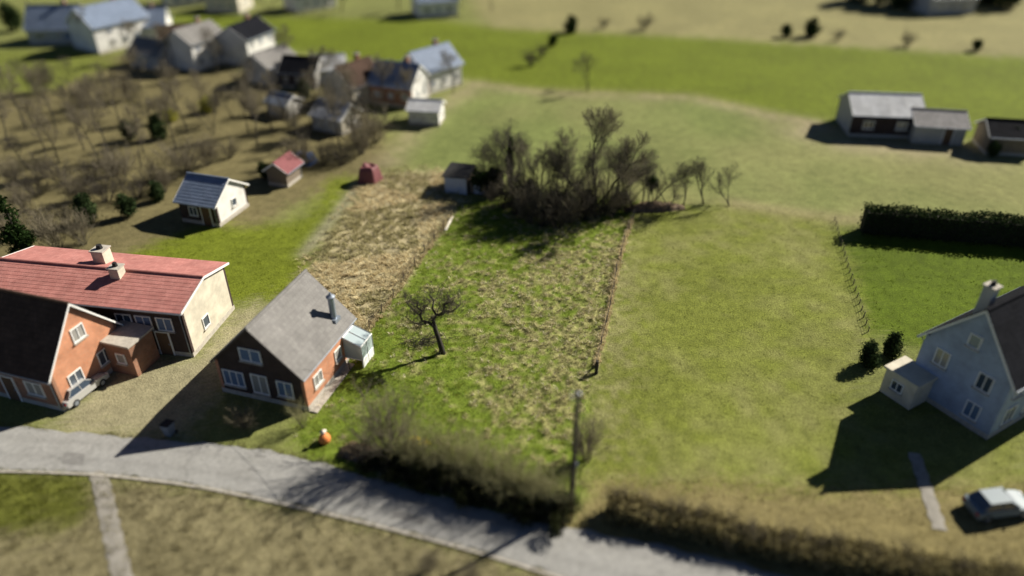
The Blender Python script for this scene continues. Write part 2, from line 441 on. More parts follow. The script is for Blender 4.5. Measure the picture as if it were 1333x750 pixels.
zlabel = {'field':'ground','lawn_left':'lawn','lawn_far_left':'lawn','lawn_right':'lawn','lawn_back_right':'lawn','roadside_lawn':'lawn'}
for i, (n_, c_, p_) in enumerate(zones):
    q = Q[fz == i]
    if not len(q): continue
    used, inv = np.unique(q, return_inverse=True)
    o = link(zlabel.get(n_, n_), np_mesh(n_, V[used], inv.reshape(-1,4), M['ground'], Cf[used], smooth=True))
    tag(o, kind='structure')

def ground_z(x, y):
    ix = np.clip(np.searchsorted(gx, x)-1, 0, nx-2); iy = np.clip(np.searchsorted(gy, y)-1, 0, ny-2)
    return Z[iy, ix]
def ground_c(x, y):
    ix = np.clip(np.searchsorted(gx, x)-1, 0, nx-2); iy = np.clip(np.searchsorted(gy, y)-1, 0, ny-2)
    return COL[iy, ix]

# ------------------------------------------------------------------ road
def resample(pts, n):
    P = np.array([tuple(G(*p)[:2]) for p in pts]); d = np.r_[0, np.cumsum(np.hypot(*np.diff(P, axis=0).T))]
    t = np.linspace(0, d[-1], n)
    q = np.stack([np.interp(t, d, P[:,0]), np.interp(t, d, P[:,1])], -1)
    for _ in range(12):
        q[1:-1] = .5*q[1:-1] + .25*(q[:-2]+q[2:])
    return q
NR = 90
T_, B_ = resample(road_top, NR), resample(road_bot, NR)
vs, fs = [], []
nc = 21
for i in range(NR):
    for j in range(nc):
        t = j/(nc-1); p = T_[i]*(1-t)+B_[i]*t
        wob = .10*math.sin(i*2.3)+.08*math.sin(i*5.1+1) if j in (0, nc-1) else 0
        vs.append((p[0], p[1]+wob, .018+.05*math.sin(math.pi*t)))
for i in range(NR-1):
    for j in range(nc-1):
        a = i*nc+j; fs.append((a+nc, a+nc+1, a+1, a))
tt = np.tile(np.linspace(0,1,nc), NR); vsa = np.array(vs)
trk = 1 - .13*(np.exp(-((tt-.27)/.07)**2)+np.exp(-((tt-.68)/.07)**2))*(.5+noise(vsa[:,0], vsa[:,1], 2.3)) - .22*np.clip(np.abs(tt-.5)*2-.86,0,1)/.14*noise(vsa[:,0]+5, vsa[:,1], .9)
me = np_mesh('road', vs, fs, M['asphalt'], np.stack([trk,trk*.995,trk*.98],-1), smooth=True)
tag(link('road', me), kind='structure')
M['asphalt_patch'] = mat('asphalt_repair', (.20,.197,.19), .9, .2, 2.5, .3, bscale=40)
for k, (i0, i1, t0, t1) in enumerate(((24,26,.55,.82),(41,42,.12,.5),(55,58,.6,.78),(16,17,.2,.45))):
    v_, f_ = [], []
    for i in range(i0, i1+1):
        for t in (t0, t1):
            p = T_[i]*(1-t)+B_[i]*t; v_.append((p[0]+.05*math.sin(i*7+t*9), p[1]+.05*math.cos(i*5+t*13), .018+.05*math.sin(math.pi*t)+.004))
    for i in range(i1-i0): f_.append((2*i+2, 2*i+3, 2*i+1, 2*i))
    link('repair_patch', np_mesh('repair_patch', v_, f_, M['asphalt_patch']), bpy.data.objects['road'])
mb = MB()
for i in range(NR-1):
    a, b = Vector((*B_[i],0)), Vector((*B_[i+1],0)); d = (b-a).normalized(); nrm = Vector((d.y,-d.x,0))
    mb.prism([a+nrm*.02+Vector((0,0,-.06)), b+nrm*.02+Vector((0,0,-.06)), b+nrm*.20+Vector((0,0,-.06)), a+nrm*.20+Vector((0,0,-.06))][::-1], (0,0,.115))
tag(mb.build('kerb', M['kerb']), kind='structure')

# ------------------------------------------------------------------ grass
def sample(poly, dens):
    P = np.array(poly); lo, hi = P.min(0), P.max(0)
    n = int((hi[0]-lo[0])*(hi[1]-lo[1])*dens)
    x = rng.uniform(lo[0], hi[0], n); y = rng.uniform(lo[1], hi[1], n)
    k = inside(x, y, poly) & ~inside(x, y, rp)
    return x[k], y[k]
def blades(name, x, y, h, spread, wid, nb, col, colvar=.25, lean=.6, wind=(-.25,-.1), tri=False):
    n = len(x)
    z = ground_z(x, y)
    N = n*nb
    rep = lambda a: np.repeat(np.broadcast_to(a, (n,)), nb)
    X0, Y0, Z0 = rep(x), rep(y), rep(z)-.02
    az = rng.uniform(0, 2*np.pi, N); ro = rep(spread)*np.sqrt(rng.uniform(0,1,N))
    H_ = rep(h)*rng.uniform(.55,1.15,N); Wd = rep(wid)*rng.uniform(.6,1.3,N)
    L = lean*rng.uniform(.3,1.3,N)*H_
    bx = X0+np.cos(az)*ro; by = Y0+np.sin(az)*ro
    dx = np.cos(az)*L + wind[0]*H_; dy = np.sin(az)*L + wind[1]*H_
    ta = rng.uniform(0, 2*np.pi, N); tx = np.cos(ta)*Wd/2; ty = np.sin(ta)*Wd/2
    c = np.repeat(col, nb, axis=0)*(1+rng.uniform(-colvar, colvar, (N,1)))
    if tri:
        v = np.stack([np.stack([bx-tx,by-ty,Z0],-1), np.stack([bx+tx,by+ty,Z0],-1), np.stack([bx+dx,by+dy,Z0+H_],-1)],1)
        f = np.arange(N*3).reshape(-1,3); cc = np.repeat(c,3,axis=0)
    else:
        m_ = .55
        mx, my, mz = bx+dx*.35, by+dy*.35, Z0+H_*.68
        v = np.stack([np.stack([bx-tx,by-ty,Z0],-1), np.stack([bx+tx,by+ty,Z0],-1),
                      np.stack([mx+tx*.8,my+ty*.8,mz],-1), np.stack([mx-tx*.8,my-ty*.8,mz],-1),
                      np.stack([bx+dx,by+dy,Z0+H_*.92],-1)],1)
        o = np.arange(N)[:,None]*5
        f = np.concatenate([o+[0,1,2], o+[0,2,3], o+[3,2,4]]); cc = np.repeat(c,5,axis=0)
    me = np_mesh(name, v.reshape(-1,3), f, M['grass'], np.clip(cc,0,1))
    return tag(link(name, me), kind='stuff')

mp = zones[ZI['meadow']][2]
x, y = sample(mp, 16)                                   # short green growth
s = straw_w(x, y); k = rng.uniform(0,1,len(x)) > s*.8; x, y = x[k], y[k]; s = s[k]
gcol = np.stack([rng.uniform(.10,.21,len(x)), rng.uniform(.165,.235,len(x)), rng.uniform(.015,.04,len(x))],-1)
tag(blades('meadow_grass', x, y, rng.uniform(.09,.20,len(x)), .14, .035, 7, gcol, tri=True), 'short lush green grass covering the open meadow plot', 'grass')
x, y = sample(mp, 13)                                   # dead tussocks lying over
s = straw_w(x, y); k = rng.uniform(0,1,len(x)) < s**1.3; x, y, s = x[k], y[k], s[k]
t = rng.uniform(0,1,(len(x),1)); tcol = STRAW*1.25*(t) + np.array((.27,.255,.11))*(1-t); tcol = np.where(rng.uniform(0,1,(len(x),1)) < .22, np.array((.66,.60,.44)), tcol)
tag(blades('meadow_tussock', x, y, rng.uniform(.14,.32,len(x)), .09, .035, 8, tcol, lean=.9), 'pale dead grass tussocks scattered through the meadow plot', 'grass')
x, y = sample(zones[ZI['rough_grass']][2], 8)
x = x+rng.normal(0,.55,len(x)); y = y+rng.normal(0,1.1,len(x)); k = ~inside(x, y, mp); x, y = x[k], y[k]
t = rng.uniform(0,1,(len(x),1)); tcol = STRAW*1.5*t + BROWN*1.45*(1-t)
gk = (noise(x,y,5) > .62)[:,None]; tcol = np.where(gk, np.array((.34,.31,.16)), tcol)
tag(blades('rough_tussock', x, y, rng.uniform(.22,.46,len(x)), .17, .055, 9, tcol, lean=.9, wind=(-.5,-.1)), 'tall brown dead grass on the rough strip beside the meadow', 'grass')
x, y = sample(zones[ZI['lawn_right']][2], 9)
c_ = ground_c(x, y)*rng.uniform(.8,1.25,(len(x),1))
tag(blades('lawn_grass', x, y, rng.uniform(.05,.12,len(x)), .14, .04, 5, c_, tri=True), 'short mown grass of the lawn right of the meadow', 'grass')
xs, ys = [], []
for nm, d_ in (('lawn_left',5),('lawn_back_right',3),('verge',9),('garden',1.5),('roadside_lawn',6)):
    x, y = sample(zones[ZI[nm]][2], d_); k = (np.abs(x) < 70) & (y < 130); xs.append(x[k]); ys.append(y[k])
x, y = np.concatenate(xs), np.concatenate(ys); c_ = ground_c(x,y)*rng.uniform(.8,1.25,(len(x),1))
tag(blades('garden_grass', x, y, rng.uniform(.06,.16,len(x)), .18, .05, 5, c_, tri=True), 'short grass of the gardens and lawns round the houses', 'grass')
x, y = sample(zones[ZI['roadside_grass']][2], 9); k = (np.abs(x) < 40) & (y > 18); x, y = x[k], y[k]
c_ = ground_c(x,y)*rng.uniform(.75,1.3,(len(x),1))
tag(blades('roadside_tussock', x, y, rng.uniform(.12,.34,len(x)), .2, .05, 7, c_, tri=True, lean=.8), 'dry olive grass on the near side of the road', 'grass')
xs, ys = [], []
for E_, sg_ in ((T_, 1), (B_, -1)):
    for i in range(NR-1):
        if abs(E_[i][0]) > 45: continue
        d_ = E_[i+1]-E_[i]; n_ = int(np.hypot(*d_)*14); t_ = rng.uniform(0,1,(n_,1)); nn_ = np.array((-d_[1], d_[0]))/np.hypot(*d_)*sg_
        q_ = E_[i]+d_*t_+nn_*rng.normal(.12,.16,(n_,1)); k_ = noise(q_[:,0], q_[:,1], 1.1) > .38; xs.append(q_[k_,0]); ys.append(q_[k_,1])
x, y = np.concatenate(xs), np.concatenate(ys); t = rng.uniform(0,1,(len(x),1))
tag(blades('road_edge_grass', x, y, rng.uniform(.08,.22,len(x)), .1, .04, 6, np.array((.14,.15,.04))*t+np.array((.27,.24,.13))*(1-t), tri=True), 'ragged grass growing over both edges of the road', 'grass')
# dead grass ridge grown up along the right boundary fence, and along the left one
def ridge(pts, n, wd, hh):
    P = [G(*p) for p in pts]; out = []
    for a, b in zip(P[:-1], P[1:]):
        m_ = int(n*(b-a).length); t = rng.uniform(0,1,m_); out.append(np.stack([a.x+(b.x-a.x)*t, a.y+(b.y-a.y)*t],-1))
    q = np.concatenate(out) + rng.normal(0, wd, (sum(map(len,out)),2))*np.array((1,.4)); return q[:,0], q[:,1]
RF = [(776,478),(787,432),(797,385),(805,345),(815,310),(824,284)]
LF = [(462,470),(474,440),(504,398),(530,362),(560,322),(588,284)]
x, y = ridge(RF, 24, .09, .4); t = rng.uniform(0,1,(len(x),1))
tag(blades('fence_line_grass_right', x, y, rng.uniform(.2,.42,len(x)), .1, .045, 8, STRAW*1.6*t+BROWN*1.5*(1-t), lean=.7), 'ridge of pale dead grass along the right meadow fence', 'grass').name = 'fence_line_grass'
x, y = ridge(LF, 14, .14, .4); t = rng.uniform(0,1,(len(x),1))
tag(blades('fence_line_grass_left', x, y, rng.uniform(.25,.45,len(x)), .1, .045, 8, STRAW*1.45*t+BROWN*1.3*(1-t), lean=.6), 'strip of dead grass along the left meadow fence', 'grass').name = 'fence_line_grass'

# ------------------------------------------------------------------ houses
def window(parent, c, nrm, w_, h_, frame=None, cols=2, rows=1, sill=True, glassm=None):
    """c: centre on the wall plane (local), nrm: outward unit normal (horizontal)"""
    frame = frame or M['frame_white']
    n = Vector(nrm); t = Vector((-n.y, n.x, 0)); c = Vector(c)
    m = Matrix((t, n, Vector((0,0,1)))).transposed()
    fb = MB(); b = .07; th = .10
    fb.box(c+n*.03+Vector((0,0,h_/2-b/2)), (w_, th, b), m); fb.box(c+n*.03-Vector((0,0,h_/2-b/2)), (w_, th, b), m)
    for s in (-1,1): fb.box(c+n*.03+t*s*(w_/2-b/2), (b, th-.004, h_-2*b), m)
    for i in range(1, cols): fb.box(c+n*.03+t*(-w_/2+w_*i/cols), (.06, th-.02, h_-2*b), m)
    for i in range(1, rows): fb.box(c+n*.03+Vector((0,0,-h_/2+h_*i/rows)), (w_-2*b, th-.03, .05), m)
    f = fb.build('window', frame, parent)
    MB().box(c+n*.006, (w_-2*b+.01, .03, h_-2*b+.01), m).build('pane', glassm or M[rnd.choice(('glass','glass','glass_sky_tint','glass_sky_tint','glass_curtain'))], f)
    if sill: MB().box(c+n*.08-Vector((0,0,h_/2+.04)), (w_+.16, .2, .06), m).build('sill', M['kerb'], f)
    return f

def house(name, loc, rz, L, D, eave, ridge, wall, roof, label, cat='house', wins=(), chim=(), over=.35, endwall=None,
          gut=None, barge=None, door=None, group=None):
    root = tag(empty(name, loc, rz), label, cat, group)
    hl, hd = L/2, D/2
    # walls: long sides and gable ends
    ew = endwall or wall; th = .24
    MB().prism([(-hl,-hd,-.2),(hl,-hd,-.2),(hl,-hd,eave),(-hl,-hd,eave)][::-1], (0,th,0)).build('wall', wall, root)
    MB().prism([(hl,hd,-.2),(-hl,hd,-.2),(-hl,hd,eave),(hl,hd,eave)][::-1], (0,-th,0)).build('wall', wall, root)
    g0 = hd-th-.002; ge = eave+(ridge-eave)*(hd-g0)/hd-.06
    MB().prism([(hl,-g0,-.2),(hl,g0,-.2),(hl,g0,ge),(hl,0,ridge-.06),(hl,-g0,ge)][::-1], (-th,0,0)).build('gable_wall', ew, root)
    MB().prism([(-hl,g0,-.2),(-hl,-g0,-.2),(-hl,-g0,ge),(-hl,0,ridge-.06),(-hl,g0,ge)][::-1], (th,0,0)).build('gable_wall', ew, root)
    # plinth
    MB().box((0,0,.12), (L+.06, D+.06, .5)).build('plinth', M['kerb'], root)
    # roof: two slabs carrying courses of tiles
    tanp = (ridge-eave)/hd; sl = math.hypot(1, tanp); g_ = .25
    rb = MB(); nrow = max(4, int((hd+over)*sl/.36))
    for s in (-1,1):
        def pt(x_, d_, up): # d_: horizontal distance from ridge, up: offset along the slope normal
            return Vector((x_, s*(d_ + up*tanp/sl), ridge - d_*tanp + up/sl))
        a = [pt(-hl-g_, 0, 0), pt(hl+g_, 0, 0), pt(hl+g_, hd+over, 0), pt(-hl-g_, hd+over, 0)]
        if s > 0: a = a[::-1]
        off = Vector((0, s*tanp/sl, 1/sl))*.10
        rb.prism(a[::-1], off)
        for i in range(nrow):
            d0, d1 = (hd+over)*i/nrow, (hd+over)*(i+1)/nrow+.02
            q = [pt(-hl-g_+.01, d0, .102), pt(hl+g_-.01, d0, .102), pt(hl+g_-.01, d1, .118), pt(-hl-g_+.01, d1, .118), ]
            e = [pt(hl+g_-.01, d1, .10), pt(-hl-g_+.01, d1, .10)]
            if s > 0: rb.poly(q[::-1]); rb.poly([q[3], e[1], e[0], q[2]][::-1][::-1])
            else: rb.poly(q); rb.poly([q[3], q[2], e[0], e[1]])
    ro = rb.build('roof', roof, root)
    MB().tube([(-hl-g_-.02,0,ridge+.13),(hl+g_+.02,0,ridge+.13)], .13, 8).build('ridge_cap', roof, ro)
    # bargeboards and gutters
    bm_ = barge or M['frame_white']
    for sx in (-1,1):
        for s in (-1,1):
            a = Vector((sx*(hl+g_+.03), 0, ridge-.05)); b = Vector((sx*(hl+g_+.03), s*(hd+over), ridge-.05-(hd+over)*tanp))
            MB().prism([a, b, b+Vector((0,0,.2)), a+Vector((0,0,.2))] , (-sx*.028,0,0)).build('bargeboard', bm_, root)
    gm = gut or M['zinc']
    for s in (-1,1):
        yy = s*(hd+over+.07); zz = ridge-(hd+over)*tanp+.02
        MB().tube([(-hl-g_,yy,zz),(hl+g_,yy,zz)], .065, 7).build('gutter', gm, root)
        xx = hl-.15 if s < 0 else -hl+.15
        MB().tube([(xx,yy,zz),(xx,s*(hd+.08),zz-.35),(xx,s*(hd+.08),.05)], .045, 6).build('downpipe', gm, root)
    # openings
    nr = {'front':(0,-1,0),'back':(0,1,0),'left':(-1,0,0),'right':(1,0,0)}
    for side, u, z, w_, h_, *rest in wins:
        n = Vector(nr[side])
        c = {'front':Vector((u,-hd,z)),'back':Vector((u,hd,z)),'left':Vector((-hl,u,z)),'right':Vector((hl,u,z))}[side]
        window(root, c, n, w_, h_, cols=rest[0] if rest else 2, rows=rest[1] if len(rest) > 1 else 1, frame=rest[2] if len(rest) > 2 else None)
    if door:
        side, u, dm = door; n = Vector(nr[side])
        c = {'front':Vector((u,-hd,1.05)),'left':Vector((-hl,u,1.05)),'right':Vector((hl,u,1.05)),'back':Vector((u,hd,1.05))}[side]
        t = Vector((-n.y,n.x,0)); m = Matrix((t, n, Vector((0,0,1)))).transposed()
        d = MB().box(c+n*.03, (1.0,.08,2.1), m).build('door', dm, root)
        MB().box(c+n*.09+t*.38, (.04,.05,.16), m).build('handle', M['zinc'], d)
        fb = MB(); fb.box(c+n*.035+Vector((0,0,1.1)), (1.2,.11,.1), m)
        for s in (-1,1): fb.box(c+n*.035+t*s*.55, (.1,.11,2.1), m)
        fb.build('door_frame', M['frame_white'], d)
    for (x_, y_, w_, top, cm) in chim:
        zb = ridge-abs(y_)*tanp-.3
        cb = MB().box((x_,y_,(zb+top)/2), (w_,w_,top-zb)); ch = cb.build('chimney', cm, ro)
        MB().box((x_,y_,top+.05), (w_+.16,w_+.16,.1)).build('chimney_cap', M['kerb'], ch)
        MB().tube([(x_,y_,top+.1),(x_,y_,top+.42)], [w_*.26,w_*.2], 8).build('chimney_pot', M['rubber'], ch)
    return root

AX = R(-17)
ux = Vector((math.cos(AX), math.sin(AX), 0)); uy = Vector((-math.sin(AX), math.cos(AX), 0))
# house C: grey roof beside the meadow, gable to the camera
hc = Vector((-16.45, 42.65, 0))
HC = house('gable_house', hc, AX+R(90), 7.2, 7.0, 2.95, 6.35, M['brick_orange'], M['grey_tile'],
   'orange brick house with plain grey tiled roof beside the meadow, shaded gable towards the road', 'house',
   endwall=M['brick_shade_dark'], chim=(), barge=M['frame_dark'], over=.12,  # gable shade is put into its brick colour
   wins=[('left',-1.9,1.55,1.25,1.35,2,1),('left',0.1,1.5,1.3,1.7,2,1),('left',2.2,1.55,1.7,1.35,3,1),('left',.35,4.0,1.7,1.1,2,1),
         ('front',-2.0,1.6,1.1,1.0,2,1),('front',.9,1.6,.9,1.0,1,1)])
# metal stove flue on the right slope
fl = MB().tube([(2.3,-2.75,3.2),(2.3,-2.75,5.6)], .24, 12).build('flue', M['zinc'], HC)
MB().tube([(2.3,-2.75,5.6),(2.3,-2.75,5.68),(2.3,-2.75,5.78),(2.3,-2.75,6.0)], [.34,.34,.16,.06], 12).build('flue_cowl', M['zinc'], fl)
MB().box((2.3,-2.72,3.55), (.75,.75,.5)).build('flue_base', M['zinc'], fl)
# conservatory at the far right corner
cx0, cx1, cy0, cy1 = 1.75, 3.5, -3.56, -5.0
cons = MB()
for x_ in (cx0, (cx0+cx1)/2, cx1):
    cons.tube([(x_,cy0,2.5),(x_,cy1,1.95)], .05, 4); cons.tube([(x_,cy1,0),(x_,cy1,1.95)], .05, 4)
cons.tube([(cx0,cy1,1.95),(cx1,cy1,1.95)], .055, 4); cons.tube([(cx0,cy0,2.5),(cx1,cy0,2.5)], .055, 4)
cons.tube([(cx0,cy1,.7),(cx1,cy1,.7)], .045, 4); cons.tube([(cx0,cy0,.7),(cx0,cy1,.7)], .045, 4)
co = cons.build('conservatory_frame', M['frame_white'], HC)
for a, b in ((cx0,(cx0+cx1)/2),((cx0+cx1)/2,cx1)):
    MB().poly([(a+.05,cy0,2.49),(a+.05,cy1,1.94),(b-.05,cy1,1.94),(b-.05,cy0,2.49)]).build('pane', M['glass_pale'], co)
    MB().poly([(a+.05,cy1,.72),(b-.05,cy1,.72),(b-.05,cy1,1.92),(a+.05,cy1,1.92)]).build('pane', M['glass_pale'], co)
    MB().box(((a+b)/2,cy1,.33), (b-a-.1,.06,.7)).build('base_panel', M['frame_white'], co)
MB().poly([(cx0,cy0,.72),(cx0,cy1,.72),(cx0,cy1,1.92),(cx0,cy0,2.45)]).build('pane', M['glass_pale'], co)
# paved strip along its lit wall
p0 = hc + (AXv := uy)*(-3.7) + ux*3.53
mb = MB()
for i in range(12):
    a = p0 + uy*(i*.47) + ux*.02
    mb.prism([a, a+ux*.62, a+ux*.62+uy*.45, a+uy*.45], (0,0,.07))
tag(mb.build('paving', M['kerb']), kind='structure')

# house A: brown roof, orange gable, far left
ha = Vector((-31.2,38.1,0)) + uy*3.1 - ux*5.2
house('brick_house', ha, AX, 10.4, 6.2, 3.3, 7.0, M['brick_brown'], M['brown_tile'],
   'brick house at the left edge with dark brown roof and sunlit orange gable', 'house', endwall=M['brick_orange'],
   chim=[(-2.2,.3,.6,8.0,M['brick_brown'])], door=('front',1.0,M['door']),
   wins=[('right',-1.4,1.6,1.2,1.2,2),('right',1.3,1.6,1.2,1.2,2),('right',0,4.6,1.1,1.1,2),('front',-2.6,1.6,1.3,1.2,2),('front',3.3,1.6,1.5,1.2,2),('front',-.8,1.6,.9,1.2,1)])
# house B: long red roof behind it
bx_ = R(-9); hb = Vector((-24.4,44.2,0)) + Vector((-math.sin(bx_),math.cos(bx_),0))*3.3 - Vector((math.cos(bx_),math.sin(bx_),0))*8.5
house('long_house', hb, bx_, 17.0, 6.6, 4.3, 5.1, M['brick_shade_dark'], M['red_tile'],
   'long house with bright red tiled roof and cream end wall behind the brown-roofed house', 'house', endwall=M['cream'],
   chim=[(-.6,1.4,1.0,6.0,M['cream']),(2.0,-.6,.8,5.8,M['cream'])], wins=[('front',3.6,2.9,1.3,1.2,2),('front',6.9,2.9,1.3,1.2,2),('front',5.2,2.9,1.3,1.2,2),('front',4.6,1.1,.9,.9,1),('right',-.8,1.6,.9,1.0,1)], door=('front',6.4,M['door']))
# low brick annexe between the two
an = Vector((-29.4,43.6,0)) + ux*.9
r = tag(empty('annexe', an, AX), 'low brown brick annexe between the brown-roofed house and the red roof', 'annexe')
MB().box((0,0,1.35), (2.6,2.4,2.7)).build('wall', M['brick_brown'], r)
MB().box((0,0,2.79), (2.9,2.7,.16)).build('flat_roof', M['kerb'], r)
window(r, (.3,-1.2,1.5), (0,-1,0), .8, .9, cols=1)

# house D: white house at the right edge, blue shade put into its wall colour
dd = R(30)
du = Vector((math.cos(dd), math.sin(dd), 0)); dv = Vector((-math.sin(dd), math.cos(dd), 0))
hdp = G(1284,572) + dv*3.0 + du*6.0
house('slate_roofed_house', hdp, dd, 12.0, 6.0, 4.9, 8.6, M['shade_blue_wall'], M['slate'],
   'two-storey white house in painted blue-grey shade with black slate roof at the right edge', 'house', barge=M['frame_white'],
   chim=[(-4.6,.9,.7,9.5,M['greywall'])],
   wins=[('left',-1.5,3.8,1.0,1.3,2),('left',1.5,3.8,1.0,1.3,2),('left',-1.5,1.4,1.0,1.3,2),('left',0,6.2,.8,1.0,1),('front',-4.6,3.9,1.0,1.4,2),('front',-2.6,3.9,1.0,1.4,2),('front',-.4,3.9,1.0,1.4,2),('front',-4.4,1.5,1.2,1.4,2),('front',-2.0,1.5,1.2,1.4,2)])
# its low annexe on the left
an = hdp - du*6.95 + dv*2.6
r = tag(empty('garden_annexe', an, dd), 'low cream annexe with a flat pale roof on the left of the white house at the right edge', 'annexe')
MB().box((0,0,1.05), (2.0,2.4,2.1)).build('wall', M['cream'], r)
MB().box((0,0,2.18), (2.3,2.7,.16)).build('flat_roof', M['cream'], r)
window(r, (-1.0,.1,1.2), (-1,0,0), .9, .8, cols=2)

# garden house with blue roof
gh = G(285,294) + uy*2.3 - ux*1.9
house('garden_house', gh, AX, 4.4, 5.0, 2.5, 4.1, M['brick_shade_dark'], M['blue_tile'], 'small garden house with blue roof and white end wall on the left lawn', 'garden house',
   endwall=M['white'], wins=[('right',.3,1.5,.8,.9,1),('front',-.6,1.4,1.0,1.0,2)], door=('front',.9,M['door']))
house('red_shed', G(366,240)+uy*1.0, AX+R(90), 3.0, 2.4, 1.9, 2.7, M['timber'], mat('maroon_felt',(.22,.08,.085),.9,.25,3), 'small shed with maroon roof behind the blue-roofed garden house', 'shed')
FARW = [('right',-1.5,1.7,1.1,1.2,2),('right',1.5,1.7,1.1,1.2,2),('right',0,4.2,1.1,1.1,2),('front',-3,1.7,1.3,1.2,2),('front',0,1.7,1.1,1.2,2),('front',3,1.7,1.3,1.2,2)]
far = [ # px, rz, L, D, eave, ridge, wall, roof, end, label
 ((84,52),4,11,8,3.2,7.0,'greywall','blue_tile','white','far house with dark blue roof at the top left corner'),
 ((150,58),58,13,9,5.0,8.2,'white','blue_tile','white','largest white house at the top left with a pale blue roof'),
 ((196,50),12,9,7,3.2,6.0,'white','blue_tile','white','house with light blue roof just right of the largest white house'),
 ((206,84),-24,8,6,2.6,4.8,'greywall','grey_tile','greywall','low grey-roofed house below the largest white one'),
 ((262,84),64,9,7,5.0,7.2,'white','grey_tile','white','white two-storey house left of the pair of white gables'),
 ((236,66),20,7,6,2.8,5.0,'brick_brown','brown_tile','greywall','small brown-roofed house tucked behind the white two-storey one'),
 ((326,78),70,9,7,5.0,7.2,'white','slate','white','tall white gabled house nearest the far green field'),
 ((356,102),62,8,6,3.2,5.2,'white','grey_tile','white','lower white house on the right end of the white group'),
 ((398,108),-12,7,6,2.6,4.6,'brick_shade_dark','slate','greywall','dark-roofed house right of the white group'),
 ((372,148),-30,4.5,3.5,2.2,3.2,'greywall','blue_tile','white','little pale blue hut among the bare garden trees'),
 ((464,128),56,8,7,3.4,6.0,'cream','brown_tile','cream','cream house left of the blue-grey roofs'),
 ((430,104),10,6,5,2.6,4.4,'greywall','fibre','white','small pale-roofed house above the cream one'),
 ((522,130),-20,8,7,3.4,6.2,'brick_brown','blue_tile','white','brick house with blue-grey roof among the bare trees'),
 ((562,112),48,9,7,3.8,6.6,'white','blue_tile','white','white house with blue-grey roof at the right end of the village'),
 ((556,158),-8,5,4,2.4,3.4,'white','fibre','white','small white garage below the village end house'),
 ((440,166),-28,6,5,2.4,4.0,'cream','fibre','cream','low cream outbuilding among the left gardens'),
 ((244,4),30,11,8,3.6,6.6,'white','grey_tile','white','white house in the far row, leftmost behind the field'),
 ((300,12),-8,9,8,3.6,6.6,'cream','brown_tile','cream','cream house with brown roof in the far row behind the field'),
 ((404,10),40,11,8,3.6,6.8,'white','slate','white','white house with dark roof in the far row behind the field'),
 ((566,18),20,10,8,3.6,6.6,'white','blue_tile','white','white house with blue roof, rightmost of the far row'),
 ((1222,14),10,13,9,4,8,'greywall','grey_tile','greywall','grey farmhouse at the far top right before dark trees'),
]
for (px, rz, L, D, ev, rd, wl, rf, en, lab) in far:
    sc_ = min(1.0, (L-2)/9)
    ws = [(s, u*.8*min(1,(L if s=='front' else D)/9), z*(.9 if ev > 2.6 else .75), w_*sc_, h_*sc_, c_) for (s,u,z,w_,h_,c_) in FARW if z < rd-1.6 and (z < 3 or rd > 6)]
    if ev >= 5: ws += [('front',u,3.6,.9,1.0,2) for u in (-2.4,0,2.4)]
    L, D, ev, rd = L*.82, D*.82, ev*.9, rd*.86
    house('village_house', G(*px), R(rz), L, D, ev, rd, M[wl], M[rf], lab, 'house', endwall=M[en], wins=ws,
          chim=[(L*.2,.3,.6,rd+.9,M['brick_brown'])] if rd > 5 else ())
# barns
house('barn', G(1154,180)+Vector((0,3.5,0)), R(-6), 8.6, 6.5, 3.0, 4.6, M['brick_shade_dark'], M['fibre'], 'long barn with pale corrugated roof beside the far green field', 'barn', endwall=M['greywall'],
   wins=[('front',-2.2,1.6,1.4,1.1,2),('front',1.9,1.6,1.4,1.1,2)])
house('cattle_shed', G(1226,190)+Vector((0,3,0)), R(-10), 6.0, 5, 2.4, 3.5, M['greywall'], mat('old_corrugated',(.26,.25,.25),.85,.3,1.5,.2), 'lower grey shed right of the long barn', 'shed', door=('front',1.0,M['door']))
house('tractor_shed', G(1322,206)+Vector((0,3,0)), R(-10), 5.5, 4.5, 2.4, 3.6, M['timber'], M['slate'], 'small dark-roofed shed at the right edge beyond the barn', 'shed')

# the two remains of a pale blue shed under ivy
sb = tag(empty('garden_shed', G(592,252), R(-14)), 'pale blue boarded shed half buried in ivy at the top left of the meadow', 'shed')
for i in range(9):
    MB().box((-1.1+i*.275+.13, 0, 1.0), (.255,.04,2.0+.02*(i%3))).build('board', M['blueshed'], sb)
MB().box((.15,1.5,.95), (2.6,2.9,1.9)).build('body', M['timber'], sb)
MB().box((.15,1.45,2.12), (3.0,3.4,.10), Matrix.Rotation(R(4),3,'X')).build('roof', M['rubber'], sb)
MB().box((2.9,.4,.65), (1.6,.05,1.2)).build('side_panel', M['blueshed'], sb)
MB().box((3.2,1.5,.75), (3.2,2.0,1.5)).build('lean_to', M['timber'], sb)

# ------------------------------------------------------------------ plants
def seg_mesh(name, segs, sides, m):
    S = np.array(segs, float)                          # p0(3) p1(3) r0 r1
    a, b, r0, r1 = S[:,:3], S[:,3:6], S[:,6], S[:,7]
    d = b-a; d /= np.linalg.norm(d,axis=1,keepdims=True)+1e-9
    ref = np.where(np.abs(d[:,2:3]) > .9, np.array([[1.,0,0]]), np.array([[0,0,1.]]))
    u = np.cross(d, ref); u /= np.linalg.norm(u,axis=1,keepdims=True)+1e-9; v = np.cross(d,u)
    n = len(S); rings = []
    for p, r_ in ((a,r0),(b,r1)):
        for j in range(sides):
            t = 2*math.pi*j/sides; rings.append(p+(u*math.cos(t)+v*math.sin(t))*r_[:,None])
    verts = np.stack(rings,1).reshape(-1,3)
    o = np.arange(n)[:,None]*(2*sides); f = []
    for j in range(sides):
        l = (j+1)%sides; f.append(o+[j, l, sides+l, sides+j])
    return np_mesh(name, verts, np.concatenate(f), m, smooth=True)

